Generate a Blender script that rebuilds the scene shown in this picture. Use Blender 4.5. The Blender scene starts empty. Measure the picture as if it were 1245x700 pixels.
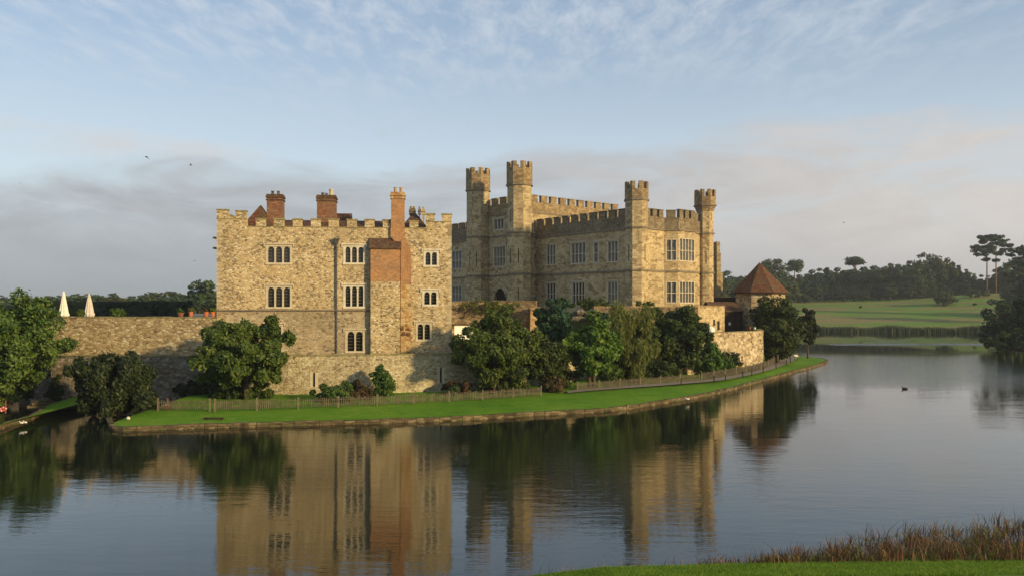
import bpy, math, random
import numpy as np
from mathutils import Vector
R = math.radians
random.seed(7)
C = bpy.context.scene.collection
sc = bpy.context.scene

# ------------------------------------------------------------------ camera
HZ, F, CH = 372.0, 1000.0, 8.9          # horizon row, focal length in photo pixels, eye height above the water
cam_d = bpy.data.cameras.new('camera'); cam = bpy.data.objects.new('camera', cam_d); C.objects.link(cam)
cam.location = (0, 0, CH); cam.rotation_euler = (R(90), 0, 0)
cam_d.sensor_width = 36; cam_d.lens = 36 * F / 1245
cam_d.shift_y = (HZ - 350) / 1245
cam_d.clip_end = 6000
sc.camera = cam

# ------------------------------------------------------------------ exposure, sun, sky
sc.view_settings.view_transform = 'Standard'; sc.view_settings.look = 'None'
sc.view_settings.gamma = 1; sc.view_settings.exposure = 0.08
sc.view_settings.use_curve_mapping = False
SUN_EL = 15.0
sdir = Vector((0.80, -0.60, 0)).normalized()                       # horizontal direction towards the sun
sv = Vector((sdir.x * math.cos(R(SUN_EL)), sdir.y * math.cos(R(SUN_EL)), math.sin(R(SUN_EL))))
sl = bpy.data.lights.new('sun', 'SUN'); sl.energy = 5.0; sl.angle = R(3.0); sl.color = (1.0, 0.74, 0.36)
so = bpy.data.objects.new('sun', sl); C.objects.link(so)
so.rotation_euler = sv.to_track_quat('Z', 'Y').to_euler(); so.location = (60, -40, 60)

world = bpy.data.worlds.new('World'); sc.world = world; world.use_nodes = True
nt = world.node_tree; nt.nodes.clear()

class G:
    """tiny node-graph helper"""
    def __init__(s, nt): s.nt = nt
    def n(s, t, **kw):
        nd = s.nt.nodes.new(t)
        for k, v in kw.items():
            if k == 'ins':
                for a, b in v.items():
                    sock = nd.inputs[a]
                    if hasattr(b, 'is_output') or isinstance(b, bpy.types.NodeSocket): s.nt.links.new(b, sock)
                    else: sock.default_value = b
            else: setattr(nd, k, v)
        return nd
    def m(s, op, a, b=None, c=None, clamp=False):
        nd = s.n('ShaderNodeMath', operation=op, use_clamp=clamp)
        for i, v in enumerate((a, b, c)):
            if v is None: continue
            if isinstance(v, (int, float)): nd.inputs[i].default_value = v
            else: s.nt.links.new(v, nd.inputs[i])
        return nd.outputs[0]
    def mix(s, f, a, b, bt='MIX'):
        nd = s.n('ShaderNodeMix', data_type='RGBA', blend_type=bt)
        for i, v in ((0, f), (6, a), (7, b)):
            if isinstance(v, (int, float)): nd.inputs[i].default_value = v
            elif isinstance(v, tuple): nd.inputs[i].default_value = (v + (1,))[:4]
            else: s.nt.links.new(v, nd.inputs[i])
        return nd.outputs[2]
    def ramp(s, f, pts, interp='LINEAR'):
        nd = s.n('ShaderNodeValToRGB'); cr = nd.color_ramp; cr.interpolation = interp
        while len(cr.elements) < len(pts): cr.elements.new(0.5)
        for e, (p, c) in zip(cr.elements, pts):
            e.position = p
            e.color = (c, c, c, 1) if isinstance(c, (int, float)) else (c + (1,))[:4]
        s.nt.links.new(f, nd.inputs[0]); return nd.outputs[0]
    def noise(s, vec, scale, detail=4, rough=.55, dist=0):
        nd = s.n('ShaderNodeTexNoise', ins={'Scale': scale, 'Detail': detail, 'Roughness': rough, 'Distortion': dist})
        if vec is not None: s.nt.links.new(vec, nd.inputs['Vector'])
        return nd.outputs['Fac']
    def mapr(s, f, a, b, c, d, smooth=False):
        nd = s.n('ShaderNodeMapRange', interpolation_type='SMOOTHSTEP' if smooth else 'LINEAR',
                 ins={'From Min': a, 'From Max': b, 'To Min': c, 'To Max': d})
        s.nt.links.new(f, nd.inputs[0]); return nd.outputs[0]
    def xyz(s, x, y, z=0.0):
        nd = s.n('ShaderNodeCombineXYZ')
        for i, v in enumerate((x, y, z)):
            if isinstance(v, (int, float)): nd.inputs[i].default_value = v
            else: s.nt.links.new(v, nd.inputs[i])
        return nd.outputs[0]

g = G(nt)
tc = g.n('ShaderNodeTexCoord').outputs['Generated']
sep = g.n('ShaderNodeSeparateXYZ', ins={0: tc})
X, Y, Z = sep.outputs
hor = g.m('SQRT', g.m('ADD', g.m('MULTIPLY', X, X), g.m('MULTIPLY', Y, Y)))
el = g.m('DIVIDE', Z, g.m('MAXIMUM', hor, 0.001))                  # tangent of the elevation
az = g.m('ARCTAN2', X, Y)
sky = g.n('ShaderNodeTexSky', sky_type='NISHITA')
sky.sun_disc = False; sky.sun_elevation = R(SUN_EL)
sky.sun_rotation = math.atan2(sdir.x, sdir.y)
sky.altitude = 50; sky.air_density = 1.0; sky.dust_density = 1.2; sky.ozone_density = 1.5
SKY_S = 0.12
# thin high cloud on a flat layer overhead
zc = g.m('MAXIMUM', Z, 0.04)
pu, pv = g.m('DIVIDE', X, zc), g.m('DIVIDE', Y, zc)
ru = g.m('ADD', g.m('MULTIPLY', pu, 1.1), g.m('MULTIPLY', pv, 0.10))
rv = g.m('ADD', g.m('MULTIPLY', pv, 0.34), g.m('MULTIPLY', pu, -0.25))
hi1 = g.noise(g.xyz(g.m('MULTIPLY', ru, 8.0), g.m('MULTIPLY', rv, 10.0), 1.3), 1.0, 6, .66, .3)
hi2 = g.noise(g.xyz(g.m('MULTIPLY', pu, .55), g.m('MULTIPLY', pv, .5), 5.1), 1.0, 3, .5)
hi = g.m('MULTIPLY', g.mapr(hi1, .34, .72, 0, 1, True), g.mapr(hi2, .36, .58, .12, 1, True))
hi = g.m('MULTIPLY', hi, g.mapr(el, .20, .36, 0.06, .46, True))
veil = g.mapr(el, .12, .36, .66, .42, True)
# low bank of fog cloud
bn1 = g.noise(g.xyz(g.m('MULTIPLY', az, 2.6), g.m('MULTIPLY', el, 9.0), 2.0), 1.0, 5, .6, .4)
bn2 = g.noise(g.xyz(g.m('MULTIPLY', az, 7.0), g.m('MULTIPLY', el, 17.0), 7.0), 1.0, 6, .62, .5)
edge = g.m('ADD', g.m('MULTIPLY', az, 0.062), 0.180)
edge = g.m('ADD', edge, g.m('MULTIPLY', g.m('SUBTRACT', bn1, .5), 0.16))
edge = g.m('ADD', edge, g.m('MULTIPLY', g.m('SUBTRACT', bn2, .5), 0.07))
bank = g.mapr(g.m('SUBTRACT', edge, el), -0.022, 0.030, 0, 1, True)
tear = g.mapr(g.noise(g.xyz(g.m('MULTIPLY', az, 4.0), g.m('MULTIPLY', el, 15.0), 11.0), 1.0, 5, .6, .8), .42, .66, 0, .55, True)
tear = g.m('MULTIPLY', tear, g.mapr(el, .05, .13, 0, 1, True))
bank = g.m('MULTIPLY', bank, g.m('SUBTRACT', 1.0, tear))
bank = g.m('MULTIPLY', bank, .94)
# a streak of whiter cloud above the bank on the left
streak = g.m('MULTIPLY', g.mapr(g.m('ABSOLUTE', g.m('SUBTRACT', el, g.m('ADD', .178, g.m('MULTIPLY', g.m('SUBTRACT', bn1, .5), .06)))), .004, .024, 1, 0, True),
             g.mapr(az, -.36, -.22, 1, 0, True))
streak = g.m('MULTIPLY', streak, g.mapr(bn2, .35, .6, .1, .75, True))
warm = g.mapr(az, -.2, .55, 0, 1, True)
bcol = g.mix(warm, (0.375, 0.395, 0.42), (0.59, 0.55, 0.52))
bcol = g.mix(g.mapr(bn2, .35, .65, 0, .55, True), bcol, g.mix(warm, (0.51, 0.525, 0.55), (0.70, 0.66, 0.63)))
bcol = g.mix(g.mapr(el, 0.0, .10, .8, 0, True), bcol, g.mix(warm, (0.32, 0.37, 0.40), (0.46, 0.455, 0.46)))
nish = g.n('ShaderNodeVectorMath', operation='SCALE', ins={0: sky.outputs[0]}); nish.inputs[3].default_value = SKY_S
veilcol = g.mix(g.mapr(el, .12, .40, 0, 1, True), (0.70, 0.79, 0.86), (0.50, 0.64, 0.82))
col = g.mix(veil, nish.outputs[0], veilcol)
col = g.mix(hi, col, (0.74, 0.76, 0.79))
col = g.mix(streak, col, (0.62, 0.64, 0.66))
col = g.mix(bank, col, bcol)
bg = g.n('ShaderNodeBackground', ins={'Color': col, 'Strength': 1.0})
out = g.n('ShaderNodeOutputWorld', ins={'Surface': bg.outputs[0]})

sc.render.engine = 'CYCLES'
sc.cycles.max_bounces = 6; sc.cycles.diffuse_bounces = 2; sc.cycles.glossy_bounces = 3
sc.cycles.transmission_bounces = 3; sc.cycles.volume_bounces = 0; sc.cycles.transparent_max_bounces = 6
sc.cycles.use_denoising = True

# ------------------------------------------------------------------ materials
def mat(name, build):
    m = bpy.data.materials.new(name); m.use_nodes = True
    m.node_tree.nodes.clear(); gg = G(m.node_tree)
    sh = build(gg)
    gg.n('ShaderNodeOutputMaterial', ins={'Surface': sh}); return m
def princ(g, col, rough=.8, bump=None, bd=.02, bs=1.0, spec=.3, **kw):
    nd = g.n('ShaderNodeBsdfPrincipled')
    for k, v in (('Base Color', col), ('Roughness', rough), ('Specular IOR Level', spec), *kw.items()):
        if isinstance(v, (int, float)): nd.inputs[k].default_value = v
        elif isinstance(v, tuple): nd.inputs[k].default_value = (v + (1,))[:4]
        else: g.nt.links.new(v, nd.inputs[k])
    if bump is not None:
        b = g.n('ShaderNodeBump', ins={'Height': bump, 'Distance': bd, 'Strength': bs})
        g.nt.links.new(b.outputs[0], nd.inputs['Normal'])
    return nd.outputs[0]
def uvc(g): return g.n('ShaderNodeTexCoord').outputs['UV']
def scalev(g, v, sx, sy, sz=1):
    return g.n('ShaderNodeMapping', ins={'Vector': v, 'Scale': (sx, sy, sz)}).outputs[0]

def rubble(name, cols, mortar, sx=3.0, sy=5.5, dark=.35, stain=.35, tint=(.20, .15, .09)):
    """uneven stones: each Voronoi cell takes its own colour from the palette"""
    def b(g):
        uv = uvc(g)
        d = g.n('ShaderNodeTexNoise', ins={'Vector': uv, 'Scale': 2.5, 'Detail': 2.0})
        dv = g.n('ShaderNodeVectorMath', operation='MULTIPLY_ADD', ins={0: d.outputs['Color'], 1: (.16, .09, 0), 2: uv}).outputs[0]
        sv_ = scalev(g, dv, sx, sy)
        vo = g.n('ShaderNodeTexVoronoi', feature='F1', ins={'Vector': sv_, 'Scale': 1.0, 'Randomness': .85})
        ve = g.n('ShaderNodeTexVoronoi', feature='DISTANCE_TO_EDGE', ins={'Vector': sv_, 'Scale': 1.0, 'Randomness': .85})
        rnd = g.n('ShaderNodeSeparateColor', ins={0: vo.outputs['Color']}).outputs[0]
        rnd2 = g.n('ShaderNodeSeparateColor', ins={0: vo.outputs['Color']}).outputs[1]
        n = len(cols)
        c = g.ramp(rnd, [(i / n, cc) for i, cc in enumerate(cols)], 'CONSTANT')
        # a few very dark or very pale stones, thrown in patches
        patch = g.noise(uv, .45, 3, .6)
        dk = g.m('GREATER_THAN', g.m('ADD', rnd2, g.m('MULTIPLY', g.mapr(patch, .32, .68, 0, 1), .55)), 1.45 - dark * .55)
        c = g.mix(g.m('MULTIPLY', dk, .72), c, (.085, .058, .032))
        mm = g.mapr(ve.outputs[0], .02, .10, 1, 0)
        c = g.mix(g.m('MULTIPLY', mm, .8), c, mortar)
        big = g.noise(uv, .22, 5, .62)
        c = g.mix(g.m('MULTIPLY', g.mapr(big, .42, .70, 0, 1), stain), c, tint, 'MIX')
        st = g.noise(scalev(g, uv, 1.6, .16), 1.0, 4, .6)
        c = g.mix(g.m('MULTIPLY', g.mapr(st, .55, .75, 0, 1), stain * .8), c, (.10, .085, .06))
        fn = g.noise(uv, 14, 3, .7)
        c = g.mix(.35, c, g.ramp(fn, [(.3, .25), (.7, .85)]), 'OVERLAY')
        h = g.m('ADD', g.mapr(ve.outputs[0], 0, .22, 0, 1), g.m('MULTIPLY', fn, .35))
        h = g.m('ADD', h, g.m('MULTIPLY', rnd, .45))
        return princ(g, c, .92, h, .035, .7, .12)
    return mat(name, b)

def ashlar(name, c1, c2, c3, mortar, bw=.62, bh=.30, stain=.4, tint=(.17, .135, .09), dk=.3):
    """squared courses of stone, every block a slightly different colour"""
    def b(g):
        uv = uvc(g)
        d = g.n('ShaderNodeTexNoise', ins={'Vector': uv, 'Scale': 1.4, 'Detail': 2.0})
        dv = g.n('ShaderNodeVectorMath', operation='MULTIPLY_ADD', ins={0: d.outputs['Color'], 1: (.05, .05, 0), 2: uv}).outputs[0]
        br = g.n('ShaderNodeTexBrick', offset=.5, squash=1.0, ins={'Vector': dv, 'Scale': 1.0, 'Mortar Size': .016, 'Mortar Smooth': .3,
                 'Bias': 0.0, 'Brick Width': bw, 'Row Height': bh, 'Color1': (0, 0, 0, 1), 'Color2': (1, 1, 1, 1), 'Mortar': (.5, .5, .5, 1)})
        rnd = g.n('ShaderNodeSeparateColor', ins={0: br.outputs[0]}).outputs[0]
        vo = g.n('ShaderNodeTexVoronoi', feature='F1', ins={'Vector': scalev(g, dv, 1 / bw * .8, 1 / bh * .8), 'Scale': 1.0})
        r2 = g.n('ShaderNodeSeparateColor', ins={0: vo.outputs['Color']}).outputs[0]
        rr = g.m('MULTIPLY', g.m('ADD', rnd, r2), .5)
        c = g.ramp(rr, [(.22, c3), (.40, c1), (.58, c2), (.66, c1), (.80, c3)])
        patch = g.noise(uv, .30, 4, .6)
        dkm = g.m('GREATER_THAN', g.m('ADD', r2, g.m('MULTIPLY', g.mapr(patch, .32, .66, 0, 1), .62)), 1.32 - dk * .5)
        c = g.mix(g.m('MULTIPLY', dkm, .58), c, (.15, .095, .045))
        c = g.mix(g.m('MULTIPLY', br.outputs['Fac'], .7), c, mortar)
        big = g.noise(uv, .18, 5, .65)
        c = g.mix(g.m('MULTIPLY', g.mapr(big, .40, .68, 0, 1), stain), c, tint)
        st = g.noise(scalev(g, uv, 1.3, .12), 1.0, 4, .6)
        c = g.mix(g.m('MULTIPLY', g.mapr(st, .52, .74, 0, 1), stain * .8), c, (.12, .10, .07))
        fn = g.noise(uv, 11, 3, .7)
        c = g.mix(.28, c, g.ramp(fn, [(.3, .28), (.7, .8)]), 'OVERLAY')
        h = g.m('ADD', g.m('MULTIPLY', g.m('SUBTRACT', 1.0, br.outputs['Fac']), .6), g.m('MULTIPLY', fn, .4))
        return princ(g, c, .9, h, .03, .8, .12)
    return mat(name, b)

def simple(name, c, c2=None, scale=6, rough=.8, bump=.01, spec=.2, coord='Object', **kw):
    def b(g):
        co = g.n('ShaderNodeTexCoord').outputs[coord]
        f = g.noise(co, scale, 4, .6)
        cc = g.mix(g.mapr(f, .35, .65, 0, 1), c, c2 or tuple(x * .7 for x in c))
        return princ(g, cc, rough, f, bump, .6, spec, **kw)
    return mat(name, b)

GOLD = [(.54, .41, .22), (.48, .36, .18), (.60, .48, .29), (.42, .30, .145), (.52, .40, .21), (.66, .56, .38), (.33, .23, .11), (.46, .335, .165)]
M = {}
M['keep'] = rubble('keep_rubble_stone', GOLD, (.44, .37, .25), 4.2, 7.8, dark=.66, stain=.42)
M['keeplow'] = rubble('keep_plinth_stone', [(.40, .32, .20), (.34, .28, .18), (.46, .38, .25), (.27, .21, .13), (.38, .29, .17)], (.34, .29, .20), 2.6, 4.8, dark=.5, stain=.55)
M['outer'] = rubble('outer_wall_stone', [(.42, .36, .22), (.35, .29, .17), (.50, .44, .29), (.28, .22, .13), (.46, .39, .24), (.56, .51, .38)], (.35, .30, .20), 4.0, 6.8, dark=.35, stain=.45)
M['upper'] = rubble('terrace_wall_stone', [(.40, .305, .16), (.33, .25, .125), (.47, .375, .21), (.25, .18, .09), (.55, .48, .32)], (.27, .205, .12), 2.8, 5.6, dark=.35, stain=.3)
M['lower'] = rubble('lower_wall_shaded_stone', [(.19, .165, .13), (.15, .13, .10), (.24, .215, .175), (.11, .092, .07), (.30, .28, .24)], (.15, .13, .10), 3.0, 5.0, dark=.4, stain=.5, tint=(.08, .07, .05))  # tree shade on the lower wall is put into this darker, greyer colour
M['bastion'] = rubble('bastion_stone', [(.46, .37, .23), (.37, .29, .17), (.55, .47, .33), (.26, .19, .11), (.42, .32, .19)], (.40, .33, .22), 2.2, 3.0, dark=.72, stain=.35)
M['brown'] = rubble('retaining_wall_stone', [(.23, .165, .095), (.18, .13, .075), (.29, .22, .135), (.12, .088, .052), (.33, .27, .18)], (.19, .145, .09), 2.6, 4.0, dark=.5, stain=.5)
M['cast'] = ashlar('castle_ashlar', (.49, .385, .215), (.57, .47, .29), (.37, .27, .14), (.28, .22, .13), .58, .29, stain=.5, dk=.36)
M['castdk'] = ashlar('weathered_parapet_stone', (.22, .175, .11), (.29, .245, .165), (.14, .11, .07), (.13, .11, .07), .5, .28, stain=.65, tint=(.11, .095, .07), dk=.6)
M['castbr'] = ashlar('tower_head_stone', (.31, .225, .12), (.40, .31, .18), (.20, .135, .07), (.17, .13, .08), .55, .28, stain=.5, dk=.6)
M['trim'] = simple('dressed_stone', (.55, .48, .36), (.42, .35, .24), 3, .85)
M['trimw'] = simple('pale_dressed_stone', (.66, .61, .50), (.50, .44, .33), 3, .85)
M['string'] = simple('string_course_stone', (.24, .20, .14), (.14, .115, .08), 2.5, .9)
M['coping'] = simple('mossy_coping_stone', (.30, .27, .12), (.17, .145, .08), 2.2, .95)
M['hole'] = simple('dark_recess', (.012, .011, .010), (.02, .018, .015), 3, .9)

def brickmat(name, c1, c2, c3, bw=.225, bh=.075, stain=.35):
    def b(g):
        uv = uvc(g)
        br = g.n('ShaderNodeTexBrick', offset=.5, ins={'Vector': uv, 'Scale': 1.0, 'Mortar Size': .008, 'Brick Width': bw, 'Row Height': bh,
                 'Color1': c1 + (1,), 'Color2': c2 + (1,), 'Mortar': c3 + (1,)})
        n1 = g.noise(uv, .9, 5, .65); n2 = g.noise(uv, 7, 4, .7)
        c = g.mix(g.m('MULTIPLY', g.mapr(n1, .38, .62, 0, 1), stain * 1.5), br.outputs[0], (.17, .12, .075))
        n3 = g.noise(scalev(g, uv, 2.4, 5), 1.0, 5, .7)
        c = g.mix(g.mapr(n3, .5, .7, 0, .55), c, (.46, .33, .20))
        c = g.mix(g.mapr(n3, .46, .3, 0, .5), c, (.15, .07, .04))
        c = g.mix(.5, c, g.ramp(n2, [(.28, .2), (.72, .82)]), 'OVERLAY')
        return princ(g, c, .9, g.m('ADD', n2, br.outputs[0] if False else n2), .015, .8, .15)
    return mat(name, b)
M['brick'] = brickmat('orange_red_brick', (.36, .150, .062), (.44, .22, .09), (.36, .25, .14))
M['brickd'] = brickmat('dark_red_brick', (.15, .050, .028), (.20, .072, .038), (.15, .09, .06))
M['ochre'] = rubble('ochre_patched_stone', [(.46, .30, .13), (.40, .22, .09), (.50, .38, .20), (.34, .17, .065), (.48, .34, .17)], (.36, .26, .14), 2.6, 5.0, dark=.55, stain=.3)

def tilemat(name, a, b_, c_, moss=.4):
    def b(g):
        uv = uvc(g)
        br = g.n('ShaderNodeTexBrick', offset=.5, ins={'Vector': uv, 'Scale': 1.0, 'Mortar Size': .012, 'Brick Width': .19, 'Row Height': .13,
                 'Color1': a + (1,), 'Color2': b_ + (1,), 'Mortar': (.04, .022, .015, 1)})
        n1 = g.noise(uv, .8, 5, .65); n2 = g.noise(uv, 9, 3, .7)
        vo = g.n('ShaderNodeTexVoronoi', ins={'Vector': scalev(g, uv, 4.2, 6.0), 'Scale': 1.0})
        r = g.n('ShaderNodeSeparateColor', ins={0: vo.outputs['Color']}).outputs[0]
        c = g.mix(g.mapr(r, .55, 1, 0, .8), br.outputs[0], c_)
        c = g.mix(g.m('MULTIPLY', g.mapr(n1, .45, .65, 0, 1), moss), c, (.10, .085, .04))
        c = g.mix(.4, c, g.ramp(n2, [(.3, .25), (.7, .8)]), 'OVERLAY')
        return princ(g, c, .85, g.m('ADD', n2, r), .03, .8, .2)
    return mat(name, b)
M['tile'] = tilemat('red_clay_tiles', (.125, .046, .024), (.085, .032, .018), (.18, .085, .042), .7)
M['tiled'] = tilemat('old_brown_tiles', (.095, .045, .03), (.07, .035, .024), (.15, .09, .055), .55)
M['lead'] = simple('lead_grey', (.10, .10, .10), (.05, .05, .05), 3, .6)
M['iron'] = simple('dark_iron', (.03, .03, .032), (.018, .018, .02), 3, .5)
M['clay'] = simple('terracotta', (.50, .17, .07), (.36, .11, .045), 5, .8)
M['potd'] = simple('dull_terracotta', (.26, .10, .06), (.17, .07, .045), 5, .85)
M['canvas'] = simple('cream_canvas', (.78, .73, .65), (.66, .60, .52), 4, .85)
M['canvas2'] = simple('grey_beige_canvas', (.60, .55, .50), (.50, .45, .41), 4, .85)
M['white'] = simple('white_paint', (.80, .78, .72), (.70, .67, .60), 2, .6)
M['red'] = simple('red_plastic', (.55, .09, .05), (.40, .05, .03), 3, .45)
M['fence'] = simple('weathered_fence_wood', (.15, .125, .09), (.075, .062, .045), 3, .9)
M['post'] = simple('pale_fence_post_wood', (.21, .175, .12), (.12, .10, .07), 3, .9)
M['wooddk'] = simple('dark_stained_boards', (.045, .026, .018), (.028, .017, .012), 4, .75)
M['duck'] = simple('dark_plumage', (.02, .018, .016), (.04, .03, .02), 8, .7)
M['bark'] = simple('grey_brown_bark', (.11, .08, .055), (.06, .045, .032), 4, .95, .04)
M['barkp'] = simple('reddish_pine_bark', (.20, .115, .07), (.12, .075, .05), 2, .95, .04)

def glass(name, c, rough=.12):
    def b(g):
        n = g.noise(g.n('ShaderNodeTexCoord').outputs['Object'], 2.2, 3)
        oi = g.n('ShaderNodeObjectInfo').outputs['Random']
        cc = g.mix(g.mapr(g.m('ADD', n, g.m('MULTIPLY', oi, .4)), .45, .85, 0, 1), c, tuple(x * .3 for x in c))  # base colour varies per pane to imitate curtains and sky reflections
        return princ(g, cc, rough, n, .012, .6, .5)
    return mat(name, b)
M['glass'] = glass('dark_leaded_glass', (.022, .022, .024))
M['glassp'] = glass('pale_pane_glass', (.20, .21, .22), .3)  # paler pane colour for most castle windows

def leaf(name, a, b_, c_, trans=.25, clump=.6):
    def b(g):
        geo = g.n('ShaderNodeNewGeometry')
        r = geo.outputs['Random Per Island']
        ob = g.n('ShaderNodeTexCoord').outputs['Object']
        n = g.noise(ob, clump, 3, .6)
        t = g.m('ADD', g.m('MULTIPLY', r, .55), g.m('MULTIPLY', g.mapr(n, .3, .7, 0, 1), .45))
        oi = g.n('ShaderNodeObjectInfo').outputs['Random']
        c = g.ramp(t, [(.12, a), (.5, b_), (.9, c_)])
        hs = g.n('ShaderNodeHueSaturation', ins={'Color': c, 'Hue': g.m('ADD', .485, g.m('MULTIPLY', oi, .03)), 'Value': g.m('ADD', .85, g.m('MULTIPLY', oi, .3))}).outputs[0]
        d = princ(g, hs, .55, spec=.25)
        tr = g.n('ShaderNodeBsdfTranslucent', ins={'Color': hs})
        return g.n('ShaderNodeMixShader', ins={0: trans, 1: d, 2: tr.outputs[0]}).outputs[0]
    return mat(name, b)
L = {}
L['mag'] = leaf('magnolia_leaves', (.026, .054, .009), (.068, .115, .017), (.165, .205, .042))
L['yew'] = leaf('yew_needles', (.010, .022, .006), (.022, .040, .010), (.048, .070, .017), .12)
L['green'] = leaf('fresh_green_leaves', (.030, .070, .012), (.060, .125, .020), (.120, .185, .034))
L['bright'] = leaf('bright_green_leaves', (.035, .070, .010), (.085, .145, .018), (.175, .220, .036))
L['dark'] = leaf('dark_green_leaves', (.018, .038, .009), (.042, .072, .015), (.095, .120, .026))
L['blue'] = leaf('bluish_green_leaves', (.016, .045, .022), (.028, .075, .036), (.060, .120, .060))
L['willow'] = leaf('yellow_feathery_leaves', (.070, .095, .018), (.120, .145, .030), (.200, .205, .050))
L['far'] = leaf('distant_tree_leaves', (.030, .054, .018), (.050, .082, .026), (.090, .120, .038), .15, .12)
L['far2'] = leaf('distant_olive_leaves', (.046, .064, .018), (.072, .092, .024), (.115, .125, .034), .15, .12)
L['conif'] = leaf('distant_conifer_needles', (.016, .036, .016), (.028, .054, .022), (.048, .074, .028), .1, .12)
L['hedge'] = leaf('clipped_yew_leaves', (.008, .017, .007), (.014, .026, .010), (.024, .038, .014), .08)
L['rust'] = leaf('rusty_red_leaves', (.040, .045, .016), (.085, .060, .024), (.120, .055, .028))
L['yellow'] = leaf('yellow_blooms', (.16, .20, .02), (.40, .36, .02), (.60, .50, .03))
L['white'] = leaf('white_blooms', (.22, .27, .12), (.50, .50, .36), (.68, .66, .52))
L['reedb'] = leaf('brown_reed_blades', (.075, .038, .020), (.170, .085, .040), (.270, .180, .085), .2, 1.2)
L['reedg'] = leaf('green_reed_blades', (.050, .080, .016), (.115, .100, .030), (.230, .165, .070), .2, 1.2)
L['reedf'] = leaf('far_reed_blades', (.020, .040, .016), (.038, .060, .022), (.085, .085, .032), .15, .2)
L['grassb'] = leaf('lawn_grass_blades', (.085, .165, .010), (.135, .235, .016), (.22, .30, .035), .35, .9)

def grass(name, a, b_, c_, s1=.25, s2=9, bump=.04, yell=None, band=False):
    def b(g):
        co = g.n('ShaderNodeTexCoord').outputs['Object']
        n1 = g.noise(co, s1, 4, .6); n2 = g.noise(co, s2, 4, .75)
        n3 = g.noise(co, s1 * 7, 4, .7)
        c = g.ramp(g.m('ADD', g.m('MULTIPLY', n1, .55), g.m('MULTIPLY', n3, .45)), [(.34, a), (.5, b_), (.66, c_)])
        if band:
            nb = g.noise(scalev(g, co, .012, .055), 1.0, 4, .55)
            c = g.mix(g.mapr(nb, .47, .58, 0, .9, True), c, (.22, .165, .070))
            nb2 = g.noise(scalev(g, co, .02, .10, 1), 1.7, 4, .6)
            c = g.mix(g.mapr(nb2, .52, .66, 0, .7, True), c, (.115, .145, .045))
        c = g.mix(.45, c, g.ramp(n2, [(.3, .2), (.7, .85)]), 'OVERLAY')
        return princ(g, c, .9, n2, bump, .8, .1)
    return mat(name, b)
M['lawn'] = grass('mown_lawn', (.055, .145, .008), (.095, .200, .010), (.150, .235, .022), .12, 6)
M['near'] = grass('near_bank_grass', (.085, .155, .010), (.115, .195, .014), (.150, .215, .024), .6, 14)
M['field'] = grass('field_grass', (.085, .160, .020), (.115, .200, .026), (.145, .215, .036), .03, 1.2, .1, band=True)
M['terr'] = grass('terrace_grass', (.05, .09, .02), (.07, .11, .03), (.11, .11, .05))
M['path'] = simple('gravel_path', (.26, .22, .17), (.18, .15, .12), 6, .95, .02)
M['kerbm'] = rubble('mossy_edging_stone', [(.13, .10, .055), (.09, .07, .038), (.19, .155, .09), (.05, .04, .022), (.09, .095, .035)], (.06, .05, .03), 1.5, 5.0, dark=.5, stain=.4)

def water(g):
    co = g.n('ShaderNodeTexCoord').outputs['Object']
    patch = g.noise(scalev(g, co, .020, .035), 1.0, 3, .55)
    amp = g.mapr(patch, .36, .64, .25, 1.0, True)
    sp = g.n('ShaderNodeSeparateXYZ', ins={0: co})
    # the fountain-like ruffled streak far out on the right, and a faint duck wake nearer
    def streak(y0, w, x0, x1):
        a = g.mapr(g.m('ABSOLUTE', g.m('SUBTRACT', sp.outputs[1], g.m('ADD', y0, g.m('MULTIPLY', sp.outputs[0], .02)))), w * .3, w, 1, 0, True)
        return g.m('MULTIPLY', a, g.m('MULTIPLY', g.mapr(sp.outputs[0], x0, x0 + 8, 0, 1, True), g.mapr(sp.outputs[0], x1 - 8, x1, 1, 0, True)))
    s1 = g.m('MULTIPLY', streak(191, 6.0, 72, 118), g.mapr(g.noise(scalev(g, co, .12, .5), 1.0, 4, .6), .38, .6, .1, 1, True))
    s1 = g.m('ADD', s1, g.m('MULTIPLY', streak(207, 3.0, 88, 104), .5))
    # livelier water in the open reach on the right
    open_ = g.m('MULTIPLY', g.mapr(sp.outputs[0], 20, 45, 0, 1, True), g.mapr(sp.outputs[1], 60, 85, 0, 1, True))
    a1 = g.noise(scalev(g, co, .55, 1.9), 1.0, 3, .55)
    a2 = g.noise(scalev(g, co, 1.5, 5.5), 1.0, 3, .6)
    a3 = g.noise(scalev(g, co, .22, .5), 1.0, 2, .5)
    h = g.m('ADD', g.m('MULTIPLY', a1, .0115), g.m('MULTIPLY', a2, .0058))
    band = g.m('MULTIPLY', g.mapr(sp.outputs[1], 85, 105, 0, 1, True), g.mapr(sp.outputs[1], 135, 160, 1, 0, True))
    a4 = g.noise(scalev(g, co, .35, 1.3), 1.0, 4, .65)
    h = g.m('MULTIPLY', h, g.m('ADD', amp, g.m('MULTIPLY', open_, g.m('MULTIPLY', band, 1.6))))
    h = g.m('MULTIPLY', h, g.mapr(sp.outputs[1], 135, 175, 1.0, .12, True))
    h = g.m('ADD', h, g.m('MULTIPLY', g.m('MULTIPLY', a4, band), .035))
    h = g.m('ADD', h, g.m('MULTIPLY', g.m('MULTIPLY', a3, g.mapr(sp.outputs[1], 135, 175, 1, .2)), .010))
    h = g.m('ADD', h, g.m('MULTIPLY', g.m('MULTIPLY', a2, s1), .16))
    rough = g.m('ADD', .018, g.m('MULTIPLY', s1, .25))
    return princ(g, (.010, .014, .008), rough, h, 1.0, 1.0, .9, IOR=1.38)
M['water'] = mat('moat_water', water)

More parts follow.
